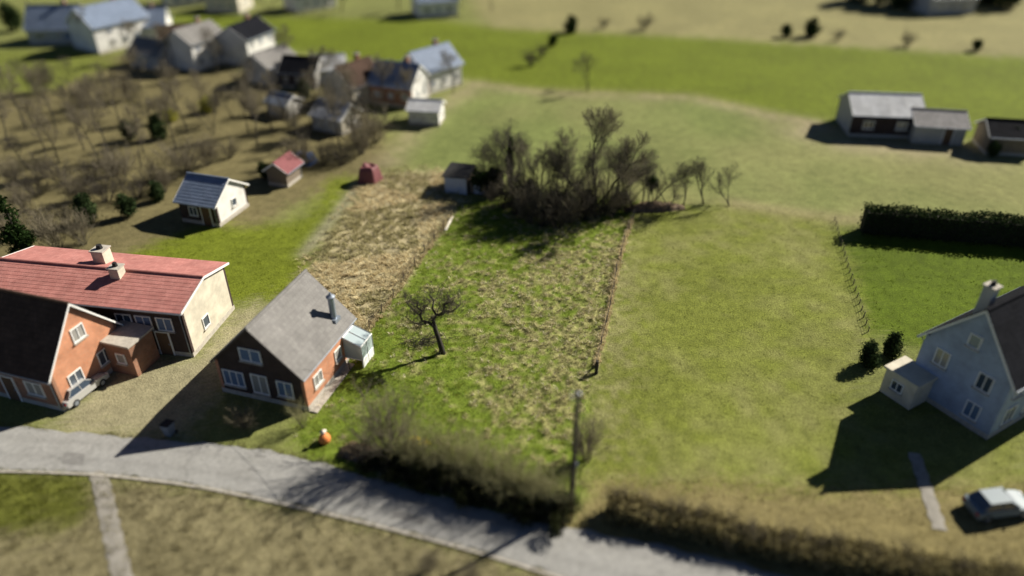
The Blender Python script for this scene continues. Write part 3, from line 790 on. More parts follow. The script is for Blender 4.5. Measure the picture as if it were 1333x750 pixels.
def vec(rn, s=1.0): return Vector((rn.gauss(0,s), rn.gauss(0,s), rn.gauss(0,s)))
def grow(out, rn, p, d, L, r, lev, maxlev, spread=.75, up=.12, wig=.13, kids=(4,5,5,3)):
    n = 5 if lev == 0 else (4 if lev < 3 else 2)
    for i in range(n):
        d = (d + vec(rn,wig) + Vector((0,0,up))).normalized()
        q = p + d*(L/n); r1 = r*(1-.5/n) if lev < maxlev else r*.8
        out[lev].append((*p,*q,r,r1)); 
        if lev < maxlev:
            nk = kids[lev]/n*(1.6 if i >= n*.35 or lev > 0 else .2)
            k = int(nk) + (rn.random() < nk-int(nk))
            for _ in range(k):
                ax = d.cross(vec(rn)).normalized(); dd_ = (d*math.cos(spread*rn.uniform(.6,1.3)) + ax*math.sin(spread*rn.uniform(.6,1.3))).normalized()
                f = rn.uniform(.42,.68)*(1-.25*i/n)
                grow(out, rn, q, dd_, L*f, max(r1*.55,.007), lev+1, maxlev, spread, up, wig, kids)
        p, r = q, r1
    if lev < maxlev:
        for _ in range(2):
            dd_ = (d+vec(rn,.35)).normalized(); grow(out, rn, p, dd_, L*.45, max(r*.7,.007), lev+1, maxlev, spread, up, wig, kids)

def tree_proto(seed, h, r, maxlev=4, spread=.7, up=.12, kids=(5,5,4,3), stems=1, tm='bark', cm='twig', base=.38):
    rn = random.Random(seed); out = [[] for _ in range(maxlev+1)]
    for s in range(stems):
        tilt = 0 if stems == 1 else .32
        d = Vector((rn.gauss(0,tilt+.03), rn.gauss(0,tilt+.03), 1)).normalized(); p = Vector((rn.gauss(0,.12*(stems>1)), rn.gauss(0,.12*(stems>1)), -.1))
        if base: # clean bole first
            q = p + d*h*base*.55; out[0].append((*p,*q,r*1.15,r)); p = q
        grow(out, rn, p, d, h*.62, r, 0, maxlev, spread, up, .1, kids)
    t = seg_mesh('trunk', sum(out[:2],[]), 6, M[tm]); c = seg_mesh('crown', sum(out[2:],[]), 3, M[cm])
    return t, c
def shrub_proto(seed, h, stems=22, cm='twig', tm='bark', fan=.33, twigs=9, tw=.009):
    rn = random.Random(seed); big, small = [], []
    for s in range(stems):
        a = rn.uniform(0,6.283); ro = rn.uniform(0,.35); p = Vector((math.cos(a)*ro, math.sin(a)*ro, -.1))
        d = Vector((math.cos(a)*fan*rn.uniform(.1,1.5), math.sin(a)*fan*rn.uniform(.1,1.5), 1)).normalized()
        L = h*rn.uniform(.6,1.08); r_ = rn.uniform(.014,.03); n = 5
        for i in range(n):
            d = (d+vec(rn,.10)).normalized(); q = p+d*L/n; r1 = r_*.8; big.append((*p,*q,r_,r1))
            if i >= 1:
                for _ in range(int(twigs/n*1.3)+1):
                    e = (d+vec(rn,.5)+Vector((0,0,.2))).normalized(); l2 = L*rn.uniform(.14,.36); q2 = q+e*l2
                    small.append((*q,*q2,tw,tw*.7))
                    for _ in range(3):
                        e2 = (e+vec(rn,.45)+Vector((0,0,.1))).normalized(); m_ = q+e*l2*rn.uniform(.3,1); small.append((*m_,*(m_+e2*l2*rn.uniform(.4,.9)),tw*.75,tw*.5))
            p, r_ = q, r1
    return seg_mesh('stems', big, 4, M[tm]), seg_mesh('crown', small, 3, M[cm])
def leaf_mesh(name, pts, nrm, size, m, seed=1):
    g_ = np.random.default_rng(seed); n = len(pts)
    a = g_.normal(size=(n,3)) + nrm*.5; a /= np.linalg.norm(a,axis=1,keepdims=True)
    t = np.cross(a, g_.normal(size=(n,3))); t /= np.linalg.norm(t,axis=1,keepdims=True); b = np.cross(a,t)
    s = size*g_.uniform(.6,1.4,(n,1))
    v = np.stack([pts-t*s, pts-b*s*.55, pts+t*s, pts+b*s*.55],1).reshape(-1,3)
    return np_mesh(name, v, np.arange(n*4).reshape(-1,4), m)
def lump_leaves(name, lumps, n, size, m, seed):
    g_ = np.random.default_rng(seed); P, Nn = [], []
    vol = np.array([l[3]*l[4]*l[5] for l in lumps])**.67; cnt = (vol/vol.sum()*n).astype(int)
    for (cx,cy,cz,rx,ry,rz_), k in zip(lumps, cnt):
        d = g_.normal(size=(k,3)); d /= np.linalg.norm(d,axis=1,keepdims=True)
        rr = g_.uniform(.45,1.06,(k,1))**.6
        P.append(np.array((cx,cy,cz))+d*rr*np.array((rx,ry,rz_))*(1+.15*g_.normal(size=(k,1)))); Nn.append(d)
    return leaf_mesh(name, np.concatenate(P), np.concatenate(Nn), size, m, seed)
def evergreen_proto(seed, h, w_, n=1800, m='evergreen', size=.12, cone=False):
    rn = random.Random(seed); lumps = []
    for i in range(12):
        f = rn.uniform(.12,.95); rad = w_*(1-f*.85) if cone else w_*math.sin(math.pi*min(.98,f*.75+.2))
        a = rn.uniform(0,6.283); o = rad*rn.uniform(0,.55)
        s = rad*rn.uniform(.4,.65)+.12
        lumps.append((math.cos(a)*o, math.sin(a)*o, f*h, s, s, s*rn.uniform(.8,1.3)))
    t = seg_mesh('trunk', [(0,0,-.1,0,0,h*.5,.11,.07),(0,0,h*.5,rn.gauss(0,.1),rn.gauss(0,.1),h*.93,.07,.02)], 6, M['bark_dark'])
    return t, lump_leaves('crown', lumps, n, size, M[m], seed)
ORD = 'first second third fourth fifth sixth seventh eighth ninth tenth eleventh twelfth thirteenth fourteenth fifteenth sixteenth seventeenth eighteenth nineteenth twentieth twenty-first twenty-second twenty-third twenty-fourth twenty-fifth twenty-sixth twenty-seventh twenty-eighth twenty-ninth thirtieth thirty-first thirty-second thirty-third thirty-fourth thirty-fifth thirty-sixth thirty-seventh thirty-eighth thirty-ninth fortieth forty-first forty-second forty-third forty-fourth forty-fifth forty-sixth forty-seventh forty-eighth'.split()
def plant(name, meshes, loc, sc=1.0, label=None, cat='tree', group=None, names=('trunk','crown'), rz=None, sz=None):
    o = empty(name, loc, rnd.uniform(0,6.283) if rz is None else rz, sc)
    if sz: o.scale = (sc, sc, sc*sz)
    tag(o, label, cat, group)
    for nm, me in zip(names, meshes): link(nm, me, o)
    return o

TR = [tree_proto(s, 9.0, .14, 4, .75, .07, (5,5,4,3), tm='bark_dark') for s in (3,8,21,34)]
TD = [tree_proto(s, 8.0, .12, 4, .72, .07, (4,4,3,2), stems=2, base=.3, tm='bark_dark', cm='twig_mid') for s in (5,17,29)]
TP = [tree_proto(s, 7.0, .09, 4, .75, .08, (4,4,3,2), stems=2, base=.2, tm='bark_dark', cm='twig_mid') for s in (55,66)]
TALL = tree_proto(91, 10.5, .15, 4, .66, .11, (5,6,6,4), stems=2, base=.45, tm='bark_dark')
SH = [shrub_proto(s, 4.0, 24, 'twig_olive', 'bark', .28, 8, .008) for s in (1,2,4)]
SB = [shrub_proto(s, 3.0, 34, 'twig', 'bark', .5, 15, .010) for s in (6,7,9)]
SD = [shrub_proto(s, 2.4, 30, 'twig_dark', 'bark_dark', .6, 11) for s in (12,13)]
def shade_bramble_proto(seed):
    a = shrub_proto(seed, 1.9, 26, 'twig_dark', 'bark_dark', .9, 8)[0]; rn = random.Random(seed)
    return a, lump_leaves('leaves', [(rn.gauss(0,.55), rn.gauss(0,.3), rn.uniform(.2,1.05), .55,.45,.4) for _ in range(9)], 1500, .085, M['shade_bramble'], seed)
M['shade_bramble'] = leaf_mat('shade_dark_leaves', (.028,.032,.014), .12, var=.5)  # leaf colour kept near black to read as shade
BR = [shade_bramble_proto(s) for s in (71,72)]
EV = [evergreen_proto(s, 3.0, 1.3, 2600) for s in (41,42)]
IV = [evergreen_proto(s, 2.6, 1.4, 3000, 'ivy') for s in (43,44)]

# --- gnarled apple tree standing in the meadow
def apple():
    rn = random.Random(5); out = [[] for _ in range(5)]
    base = G(576,460); o = tag(empty('apple_tree', base), 'gnarled bare old fruit tree standing alone in the meadow, trunk leaning left', 'tree')
    path = [(0,0,-.1,.27),(-.05,.0,.5,.21),(-.22,.05,1.3,.185),(-.42,.1,2.1,.175),(-.5,.1,2.6,.17)]
    mb = MB(); mb.tube([p[:3] for p in path], [p[3] for p in path], 9)
    limbs = [[(-.5,.1,2.5,.14),(-.95,.15,2.85,.12),(-1.35,.0,3.05,.105),(-1.5,.1,3.5,.095),(-1.4,.2,3.85,.085),(-1.7,.2,4.2,.065),(-1.6,.4,4.6,.05)],
             [(-.5,.1,2.5,.15),(-.55,.3,3.0,.13),(-.3,.25,3.45,.11),(.1,.1,3.6,.10),(.32,.1,3.95,.09),(.3,.3,4.35,.08),(.7,.4,4.55,.06)],
             [(-.3,.25,3.4,.09),(-.6,.5,3.9,.08),(-.5,.9,4.3,.065),(-.85,1.2,4.6,.05)],
             [(-.95,.15,2.85,.08),(-1.4,-.4,3.0,.07),(-2.0,-.5,3.3,.05),(-2.5,-.4,3.7,.035)],
             [(.32,.1,3.95,.07),(.85,-.2,4.0,.06),(1.2,-.2,4.3,.045),(1.5,.1,4.4,.03)],
             [(-1.5,.1,3.5,.06),(-2.1,.4,3.9,.05),(-2.5,.6,4.3,.035)]]
    tips = []
    for lb in limbs:
        mb.tube([p[:3] for p in lb], [p[3] for p in lb], 7)
        for p in lb[2:]: tips.append((Vector(p[:3]), p[3]))
    mb.build('trunk', M['bark_dark'], o, True)
    for p, r_ in tips:
        for _ in range(4):
            d = Vector((rn.gauss(0,1),rn.gauss(0,1),rn.uniform(-.1,.9))).normalized()
            grow(out, rn, p, d, rn.uniform(.6,1.15), max(.018,r_*.4), 2, 4, .8, .06, .28, (4,4,4,3))
    segs = [s for s in sum(out,[]) if s[5] > 2.6]
    link('crown', seg_mesh('crown', segs, 3, M['twig_dark']), o)
apple()
# heap of pruned branches beside it
rn = random.Random(77); sg = []
for i in range(150):
    a = rn.uniform(0,6.28); p = Vector((rn.gauss(0,.75), rn.gauss(0,.4), rn.uniform(0,.45)))
    d = Vector((math.cos(a), math.sin(a)*.7, rn.gauss(.1,.4))).normalized(); l_ = rn.uniform(.5,1.5)
    sg.append((*p,*(p+d*l_*.5),.016,.012)); sg.append((*(p+d*l_*.5),*(p+d*l_*.5+(d+vec(rn,.3)).normalized()*l_*.5),.012,.006))
o = link('brush_pile', seg_mesh('brush_pile', sg, 4, M['bark_dark'])); o.location = G(553,447)
tag(o, 'dark heap of pruned branches beside the lone fruit tree', 'brush pile')

# --- clump of bare trees at the head of the meadow
GC = 'bare trees of the clump at the head of the meadow'
cl = [(660,246,TD,1.0),(640,240,TP,.8),(690,262,TD,.95),(706,256,TR,.8),(724,268,TD,.95),(738,258,TR,.85),(752,272,TD,.9),(762,262,TD,.95),
      (800,268,TD,.8),(812,262,TP,.75),(826,272,TD,.85),(848,268,TP,.6),(790,258,TR,.75),(676,252,TR,.75),(648,252,TP,.75),(715,246,TP,.85),(632,246,TP,.6),(684,244,TD,.9),(700,268,TD,.85),(745,248,TD,.9),(806,256,TD,.75),(820,260,TP,.75),(836,264,TD,.7),(758,256,TP,.95)]
for i, (px, py, pr, s) in enumerate(sorted(cl, key=lambda c: c[0])):
    plant('bare_tree', pr[i % len(pr)], G(px,py), .74*s*rnd.uniform(.9,1.1), 'slender bare tree in the clump at the head of the meadow, %s from the left' % ORD[i], 'tree', GC)
plant('bare_tree', TALL, G(777,268), .78, 'tallest bare tree of the clump, with a wide pale twig crown', 'tree')
GB = 'bare bushes under the clump of trees'
for i, (px, py, s) in enumerate(sorted([(655,270,.95),(672,280,1.0),(690,290,1.05),(708,294,1.05),(726,296,1.0),(742,290,.95),(760,286,.9),(778,284,.8),(798,280,.75),(815,276,.7),(700,276,1.1),(732,278,1.05),(765,272,.95),(668,266,1.0),(640,262,.7),(682,284,1.0),(716,288,1.0),(750,282,1.0),(788,276,.9),(806,272,.8)])):
    plant('bare_bush', (SD+SB[:1])[i % 3], G(px,py), s*1.12, 'rounded bare bush along the foot of the tree clump, %s from the left' % ORD[i], 'bush', GB, names=('stems','crown'))
for px, py, s, lab in ((846,268,.8,'bare tree with dark ivy top right of the clump'),):
    o = plant('ivy_topped_tree', TD[0], G(px,py), .62, lab, 'tree')
    link('ivy', lump_leaves('ivy', [(.2,.1,4.6,.9,.9,1.1),(-.3,.2,4.1,.7,.7,.8),(.1,0,3.2,.35,.35,.9)], 1300, .13, M['ivy'], 3), o)
for i, (px, py, s, lab) in enumerate(((872,270,.5,'bare multi-stemmed tree just right of the ivy-topped one'),(890,266,.46,'small bare tree in the gap right of the clump'),
                       (916,266,.56,'bare tree standing apart right of the clump, second from the end'),(950,268,.45,'last small bare tree of the row running right from the clump'))):
    plant('bare_tree', TD[i % 3], G(px,py), s, lab, 'tree')
# ivy column tree and ivy thicket
o = plant('ivy_column_tree', TD[1], G(664,250), .8, 'tall dark ivy-clad column tree above the blue shed', 'tree')
link('ivy', lump_leaves('ivy', [(-.1+.1*math.sin(i*2.1), .1*math.cos(i*1.7), 1.2+i*.75, .55-.03*abs(i-4), .55-.03*abs(i-4), .75) for i in range(9)], 3200, .12, M['ivy'], 9), o)
for i, (px, py, s, lab) in enumerate(((628,252,1.0,'dark ivy thicket covering the blue shed'),(642,250,1.05,'dark ivy mound right of the blue shed'),(614,240,.8,'ivy heap spilling over the back of the blue shed'),
                                      (690,258,.8,'low ivy-covered stump among the clump trunks'),(722,272,.8,'ivy mass added for darkness deep in the middle of the clump'),(765,270,.75,'ivy mass added for shade under the tallest tree of the clump'),(806,268,.6,'ivy mass added for shade at the right end of the clump'))):
    plant('ivy_thicket', IV[i % 2], G(px,py), s, lab, 'ivy', names=('trunk','crown'))  # the three ivy masses are added to darken the clump and its shadow
# bank of brash and earth along the right foot of the clump
def mound(name, loc, rz, L, Wd, hh, m, label, cat, n=900, lm=None, seed=1, size=.1):
    g_ = np.random.default_rng(seed); nu, nv = 30, 14
    U, Vv = np.meshgrid(np.linspace(-1,1,nu), np.linspace(-1,1,nv))
    r_ = np.clip(1-(U**2*.9+Vv**2), 0, 1)**.7
    xx, yy = U*L/2, Vv*Wd/2; zz = hh*r_*(.65+.7*fbm(xx*1.0+seed*9, yy, .7, 3)) - .06
    i_ = np.arange(nu*nv).reshape(nv,nu); q = np.stack([i_[:-1,:-1],i_[:-1,1:],i_[1:,1:],i_[1:,:-1]],-1).reshape(-1,4)
    pts = np.stack([xx,yy,zz],-1).reshape(-1,3)
    root = tag(empty(name, loc, rz), label, cat)
    link('heap', np_mesh('heap', pts, q, m, smooth=True), root)
    k = g_.integers(0, len(pts), n); pp = pts[k]+g_.normal(0,.07,(n,3)); keep = pp[:,2] > .0
    tag(link('litter', leaf_mesh('litter', pp[keep], np.array((0,0,1.)), size, lm or M['leaf_litter'], seed), root), kind='stuff')
    return root
M['earth'] = mat('brown_earth', (.15,.11,.075), .95, .35, 3, .6)
mound('brash_bank', G(852,272), R(6), 6.5, 1.6, .8, M['earth'], 'low bank of brown brash running right from the foot of the clump', 'bank', seed=4)
mound('leaf_heap', G(468,592), R(-22), 2.6, 1.5, .75, M['earth'], 'brown leaf heap at the left end of the roadside bushes', 'heap', seed=6)

# --- roadside bushes in front of the meadow
GH = 'bare bushes between the meadow and the road'
hd_ = [(508,596,1.06),(536,606,.80),(560,612,.82),(584,618,.82),(606,624,.82),(628,632,.80),(650,640,.78),(672,646,.74),(694,652,.70),(716,658,.66),(732,660,.6),
       (548,596,.8),(572,602,.8),(598,610,.8),(622,616,.8),(648,626,.76),(676,636,.72),(704,646,.66)]
for i, (px, py, s) in enumerate(sorted(hd_)):
    if i == 0:
        plant('bare_bush', SB[0], G(px,py), 1.4, 'tallest bare bush, at the left end of the roadside row', 'bush', names=('stems','crown')); continue
    plant('bare_bush', SH[i % 3], G(px,py+6), .92*s*rnd.uniform(.88,1.15), 'olive bare bush in the row between meadow and road, %s from the left' % ORD[i], 'bush', GH, names=('stems','crown'))
for i, (px, py, s) in enumerate(sorted([(486,612,.5),(500,610,.5),(515,620,.55),(528,612,.6),(540,628,.55),(553,618,.65),(566,636,.55),(579,626,.65),(592,644,.55),(605,634,.65),(618,652,.55),(631,642,.65),(644,660,.55),(657,650,.65),(668,666,.55),(681,657,.65),(694,673,.55),(707,664,.6),(718,678,.55),(730,670,.55)])):  # leafy clumps added to stand in for the bushes' shaded foot
    plant('shade_bramble', BR[i % 2], G(px,py-2), s*1.7, 'added dark leafy clump standing for the shade below the bushes, %s from the left' % ORD[i], 'shade_bramble', 'added shade clumps along the road edge', names=('stems','leaves'))
plant('bare_bush', SB[2], G(764,600), .72, 'grey bare bush just right of the dark utility pole', 'bush', names=('stems','crown'), sz=1.2)
plant('evergreen_bush', EV[0], G(736,660), .4, 'small dark evergreen bush at the foot of the utility pole', 'bush')
# twiggy growth on the near verge
for i, (px, py, s, lab) in enumerate([(560,742,.36,'low leafless scrub on the near verge below the road kerb'),(612,752,.34,'low leafless scrub at the bottom edge, right of the first')]):
    plant('verge_scrub', SB[i], G(px,py), s, lab, 'bush', names=('stems','crown'))
# daffodils
for i, (px, py, lab) in enumerate(((540,578,'left clump of yellow daffodils among the bare bushes'),(553,582,'right clump of yellow daffodils among the bare bushes'))):
    o = tag(empty('daffodil_clump', G(px,py)), lab, 'flowers'); g_ = np.random.default_rng(i)
    n = 70; pts = np.stack([g_.normal(0,.16,n), g_.normal(0,.13,n), g_.uniform(.3,.5,n)],-1)
    link('flower', leaf_mesh('flower', pts, np.array((0,-.5,1.)), .085, M['yellow'], i), o)
    link('leaves', seg_mesh('leaves', [(p[0]*.7,p[1]*.7,-.02,*p,.012,.006) for p in pts], 3, M['stem_green']), o)

# --- left gardens: bare trees, bushes, evergreens
GL = 'bare trees filling the left gardens'
rows = [(120,(5,48,95,140,175),.6),(150,(12,60,100,150,190,230,262,300,335),.62),(172,(30,75,118,160,205,245,285,318,350,395,425,455,480),.66),(196,(15,60,105,150,195,235,330,400,440,470),.62),(216,(40,85,130,180),.55)]
gt = sorted((px+rnd.uniform(-9,9), py+rnd.uniform(-5,5), s) for py, pxs, s in rows for px in pxs)
for i, (px, py, s) in enumerate(gt):
    plant('garden_tree', (TR+TP)[i % 6], G(px,py), rnd.uniform(.85,1.15)*s, 'leafless brown tree in the thicket behind the left lawn, %s from the left' % ORD[i], 'tree', GL)
GS = 'bare bushes filling the left gardens'
gb = sorted([(20,240),(50,255),(85,240),(120,235),(160,240),(200,235),(90,290),(55,300),(140,262),(180,258),(215,250),(20,310),(75,325),(300,205),(270,215),(390,220),(420,215),(445,215),(330,150),(280,145),(380,165),(470,200),(490,185),(110,140),(60,120),(170,130),(100,262),(35,275),(150,228),(240,228),(60,232),(110,318)])
for i, (px, py) in enumerate(gb):
    plant('garden_bush', (SB+SD)[i % 5], G(px,py), rnd.uniform(.8,1.25), 'leafless brown bush in the left gardens, %s from the left' % ORD[i], 'bush', GS, names=('stems','crown'))
for i, (px, py, s, lab) in enumerate(((118,290,1.1,'dark green evergreen bush left of the lawn'),(168,282,.9,'grey-green evergreen bush near the blue-roofed garden house'),(205,262,.8,'pale green shrub behind the blue-roofed garden house'),(345,232,.7,'dark evergreen beside the maroon-roofed shed'),
                                      (210,180,1.1,'dark evergreen among the bare trees of the left gardens'),(170,182,.9,'lower dark evergreen left of the other among the bare trees'),(398,128,1.0,'dark evergreen beside the village houses'),(20,40,1.8,'dark evergreen at the top left corner'))):
    plant('evergreen_bush', EV[i % 2], G(px,py), s, lab, 'bush')
plant('ivy_clad_tree', evergreen_proto(88, 7.0, 1.3, 3000, 'ivy', .15), G(38,345), 1.0, 'tall dark ivy-clad tree behind the brown-roofed house', 'tree')
FO = evergreen_proto(60, 2.2, 1.3, 1500, 'brownhedge', .1)
M['forsythia'] = leaf_mat('yellow_green_shoots', (.32,.32,.03), .3)
FO = evergreen_proto(60, 2.2, 1.3, 1500, 'forsythia', .1)
for px, py, lab in ((270,146,'yellow-green flowering shrub among the left garden trees'),(222,158,'second yellow-green shrub, left and below the first')):
    plant('flowering_shrub', FO, G(px,py), 1.0, lab, 'shrub')
for i, (px, py, s_) in enumerate(sorted([(120,66,.6),(180,78,.55),(228,92,.6),(284,98,.6),(300,84,.5),(376,96,.6),(414,122,.55),(440,118,.5),(490,120,.6),(500,142,.6),(534,150,.55),(590,122,.5),(410,160,.6),(480,158,.65),(340,118,.6)])):
    plant('village_tree', (TR+TP)[i % 6], G(px,py), s_*1.1, 'bare tree between the village houses, %s from the left' % ORD[i], 'tree', 'bare trees between the village houses')
plant('garden_bush', SB[1], G(320,556), .55, 'small pale bare bush before the shaded gable', 'bush', names=('stems','crown'))
plant('garden_bush', SH[1], G(395,556), .5, 'olive bush at the right corner of the shaded gable', 'bush', names=('stems','crown'))

# --- far trees
plant('field_tree', TD[1], G(765,118), .6, 'lone bare tree on the far field path above the clump', 'tree')
for i, (px, py, s, lab) in enumerate(((692,86,.8,'nearest bush of the diagonal field hedge'),(706,74,.6,'second bush up the diagonal field hedge'),(720,60,.6,'third bush up the diagonal field hedge'),(742,42,.9,'dark bush at the top of the diagonal field hedge'),
                         (786,36,.6,'bush on the field edge right of the diagonal hedge'),(838,38,.9,'dark bush on the far edge of the green field'),(1022,48,.7,'left bush of the trio on the straw field edge'),(1056,48,1.0,'largest bush of the trio on the straw field edge'),(1090,52,.6,'right bush of the trio on the straw field edge'),
                         (1180,60,.8,'lone bush on the straw field edge towards the right'),(1270,66,.6,'small bush at the right end of the straw field edge'))):
    plant('hedge_bush', (SD+IV)[i % 4], G(px,py), s*1.25, lab, 'bush', names=('stems','crown') if i % 4 < 2 else ('trunk','crown'))
GFW = 'dark trees along the top edge'
for i, px in enumerate(range(1120,1333,24)):
    plant('woodland_tree', (EV+IV)[i % 4], G(px,2+(i%3)*4), rnd.uniform(2.2,3.2), 'dark evergreen of the wood at the far top right, %s from the left' % ORD[i], 'tree', GFW)
for i, px in enumerate((5,40,215,270,350,445,520,600,640)):
    plant('distant_tree', (TR+TD)[i % 7], G(px,14), rnd.uniform(.6,.9), 'bare tree between the houses of the far row, %s from the left' % ORD[i], 'tree', 'bare trees of the far row')
for px, py, s, lab in ((1308,196,1.1,'dark evergreen at the right edge near the far barns'),(1290,204,.7,'low dark bush between the far sheds')):
    plant('evergreen_bush', EV[1], G(px,py), s, lab, 'bush')

# --- dark clipped hedge behind the white house
def hedge(name, a, b, wd, hh, n, m, label, size=.1, seed=5):
    a, b = Vector(a), Vector(b); L = (b-a).length; g_ = np.random.default_rng(seed)
    root = tag(empty(name, (a+b)/2, math.atan2(b.y-a.y, b.x-a.x)), label, 'hedge')
    face = g_.integers(0,4,n); x_ = g_.uniform(-L/2,L/2,n); y_ = np.where(face==0,-wd/2,np.where(face==1,wd/2,g_.uniform(-wd/2,wd/2,n))); z_ = np.where(face>=2, hh, g_.uniform(0,hh,n))
    P_ = np.stack([x_,y_*(1+.5*(fbm(x_,y_+z_,1.1)-.5)),z_],-1)+g_.normal(0,.13,(n,3)); P_[:,2] += .7*(fbm(x_+a.x, y_*0+a.y, 1.6)-.5)*(z_/hh); P_[:,2] = np.clip(P_[:,2], .02, None)
    nn = np.where((face==0)[:,None], np.array((0,-1.,0)), np.where((face==1)[:,None], np.array((0,1.,0)), np.array((0,0,1.))))
    link('foliage', leaf_mesh('foliage', P_, nn, size, m, seed), root)
    st = [(xx, g_.normal(0,.1), -.05, xx+g_.normal(0,.1), g_.normal(0,.15), hh*.9, .04,.015) for xx in np.arange(-L/2+.3, L/2, .6)]
    link('stems', seg_mesh('stems', st, 4, M['bark_dark']), root)
    core = MB().box((0,0,hh*.46), (L-.3, wd*.72, hh*.88)); core.build('core', M['hedge_core'], root)
    return root
M['hedge_core'] = mat('hedge_interior', (.02,.022,.012), 1, .3, 4)
hedge('clipped_hedge', G(1118,300), G(1420,326), 1.6, 2.5, 9000, M['hedge_leaf'], 'tall dark clipped hedge behind the bright lawn at the right', .12)
# brown hedge along the road in front of the right garden
pts = [(790,668),(905,694),(1020,722),(1135,742),(1333,772)]
labs = ['leftmost length of the low brown hedge along the road', 'second length of the low brown roadside hedge', 'third length of the low brown roadside hedge', 'last length of the low brown roadside hedge at the bottom right']
for i in range(4):
    a, b = G(*pts[i]), G(*pts[i+1])
    hedge('roadside_hedge', a, b, 1.3, 1.15, 4200, M['brownhedge'], labs[i], .1, 20+i)
GR = 'bare shoots standing above the brown roadside hedge'
for i in range(13):
    t = (i+.5)/13*4; k = int(t); f = t-k
    p = G(*pts[k])*(1-f)+G(*pts[k+1])*f
    plant('hedge_shrub', SB[i % 3], p+Vector((0,.3,0)), .5, 'leafless shrub rising out of the brown roadside hedge, %s from the left' % ORD[i], 'bush', GR, names=('stems','crown'))
for px, py, s, lab in ((1128,474,.75,'dark evergreen bush by the corner of the lawn fence'),(1160,462,.7,'dark evergreen bush beside the cream annexe')):
    plant('evergreen_bush', EV[0], G(px,py), s, lab, 'bush')

# ------------------------------------------------------------------ fences, poles, small things
def fence(name, pts, step, hgt, label, pm, wires=2, r_=.055, lean=.06):
    P = [G(*p) for p in pts]; a0 = P[0]
    root = tag(empty(name, a0), label, 'fence'); rn = random.Random(len(pts)+7); tops = []
    d = [0]
    for a, b in zip(P[:-1], P[1:]): d.append(d[-1]+(b-a).length)
    n = int(d[-1]/step); 
    for i in range(n+1):
        t = min(d[-1], i*d[-1]/n); k = max(j for j in range(len(d)) if d[j] <= t+1e-6); k = min(k, len(P)-2)
        p = P[k].lerp(P[k+1], (t-d[k])/(d[k+1]-d[k])) - a0
        h_ = hgt*rn.uniform(.85,1.1); tp = p+Vector((rn.gauss(0,lean), rn.gauss(0,lean), h_))
        MB().tube([p+Vector((0,0,-.2)), p.lerp(tp,.55)+Vector((rn.gauss(0,.01),0,0)), tp], [r_*1.1, r_, r_*.85], 6).build('post', pm, root); tops.append((p, tp))
    for w_ in range(wires):
        f = .95-.42*w_
        MB().tube([b.lerp(t_, f) for b, t_ in tops], .012, 3).build('wire', M['wire'], root)
    return root
fence('wire_fence', RF, 2.6, .95, 'old post and wire fence along the right side of the meadow', M['timber'])
fence('wire_fence', [(456,482)]+LF[1:], 2.4, 1.0, 'post and wire fence along the left side of the meadow', M['timber'])
fence('garden_fence', [(1086,288),(1104,350),(1130,432)], 1.0, .55, 'low grey post fence between the two right lawns', M['timber'], 3, .04, .012)
fence('road_fence', [(478,612),(540,632),(640,660),(735,688)], 2.6, .7, 'low post and wire fence along the road below the bushes', M['timber'], 2, .045)
# end post of the right fence, thicker and dark, with a strut
b = G(776,486); o = tag(empty('gate_post', b), 'thick dark gate post at the near end of the right fence', 'post')
MB().tube([(0,0,-.2),(.02,0,.6),(.03,.02,1.15)], [.14,.13,.12], 9).build('post', M['bark_dark'], o)
MB().tube([(.05,1.1,-.05),(.03,.1,.85)], [.06,.055], 6).build('strut', M['timber'], o)
# plank lying at the left fence
a, b = G(580,302), G(589,284); d = (b-a)
o = MB().box((0,0,.09), (d.length,.26,.05)).build('plank', M['whitewood']); o.location = (a+b)/2+Vector((0,0,.12)); o.rotation_euler = (R(8),0,math.atan2(d.y,d.x))
tag(o, 'pale plank lying along the left meadow fence near the trees', 'plank')
# utility poles
def pole(loc, hgt, r_, m, label, lean=(0,0), arm=True):
    root = tag(empty('utility_pole', loc), label, 'pole')
    tp = Vector((lean[0], lean[1], hgt))
    MB().tube([(0,0,-.3), tp*.33, tp*.66, tp], [r_*1.15, r_, r_*.9, r_*.78], 10).build('shaft', m, root, True)
    MB().tube([tp, tp+Vector((0,0,.08))], [r_*.95, r_*.3], 10).build('cap', M['zinc'], root)
    if arm:
        for k, zz in enumerate((.12,.42)):
            MB().tube([tp*(1-zz/hgt)+Vector((-.12,0,0)), tp*(1-zz/hgt)+Vector((-.34,0,0)), tp*(1-zz/hgt)+Vector((-.34,0,.1))], .022, 6).build('bracket', M['zinc'], root)
            MB().tube([tp*(1-zz/hgt)+Vector((-.34,0,.08)), tp*(1-zz/hgt)+Vector((-.34,0,.15)), tp*(1-zz/hgt)+Vector((-.34,0,.2))], [.04,.055,.03], 8).build('insulator', M['frame_white'], root)
        MB().box((.13,-.05,hgt*.42), (.18,.1,.32)).build('number_plate', M['zinc'], root)
    return root
pb = G(743,664)
pole(pb, 9.2, .15, M['pole'], 'tall dark timber utility pole at the corner of the meadow by the road')
top = pb + Vector((-.34,0,9.2))
def wire(a, b, sag, label, r_=.014):
    pts = [a.lerp(b, t/24)-Vector((0,0,4*sag*(t/24)*(1-t/24))) for t in range(25)]
    tag(MB().tube([p-a for p in pts], r_, 4).build('overhead_wire', M['wire']), label, 'wire').location = a
eave_pt = hc + ux*3.6 - uy*3.7 + Vector((0,0,3.4))
wire(top, eave_pt + Vector((0,0,.4)), .35, 'thin overhead wire from the dark pole to the grey-roofed house', .013)
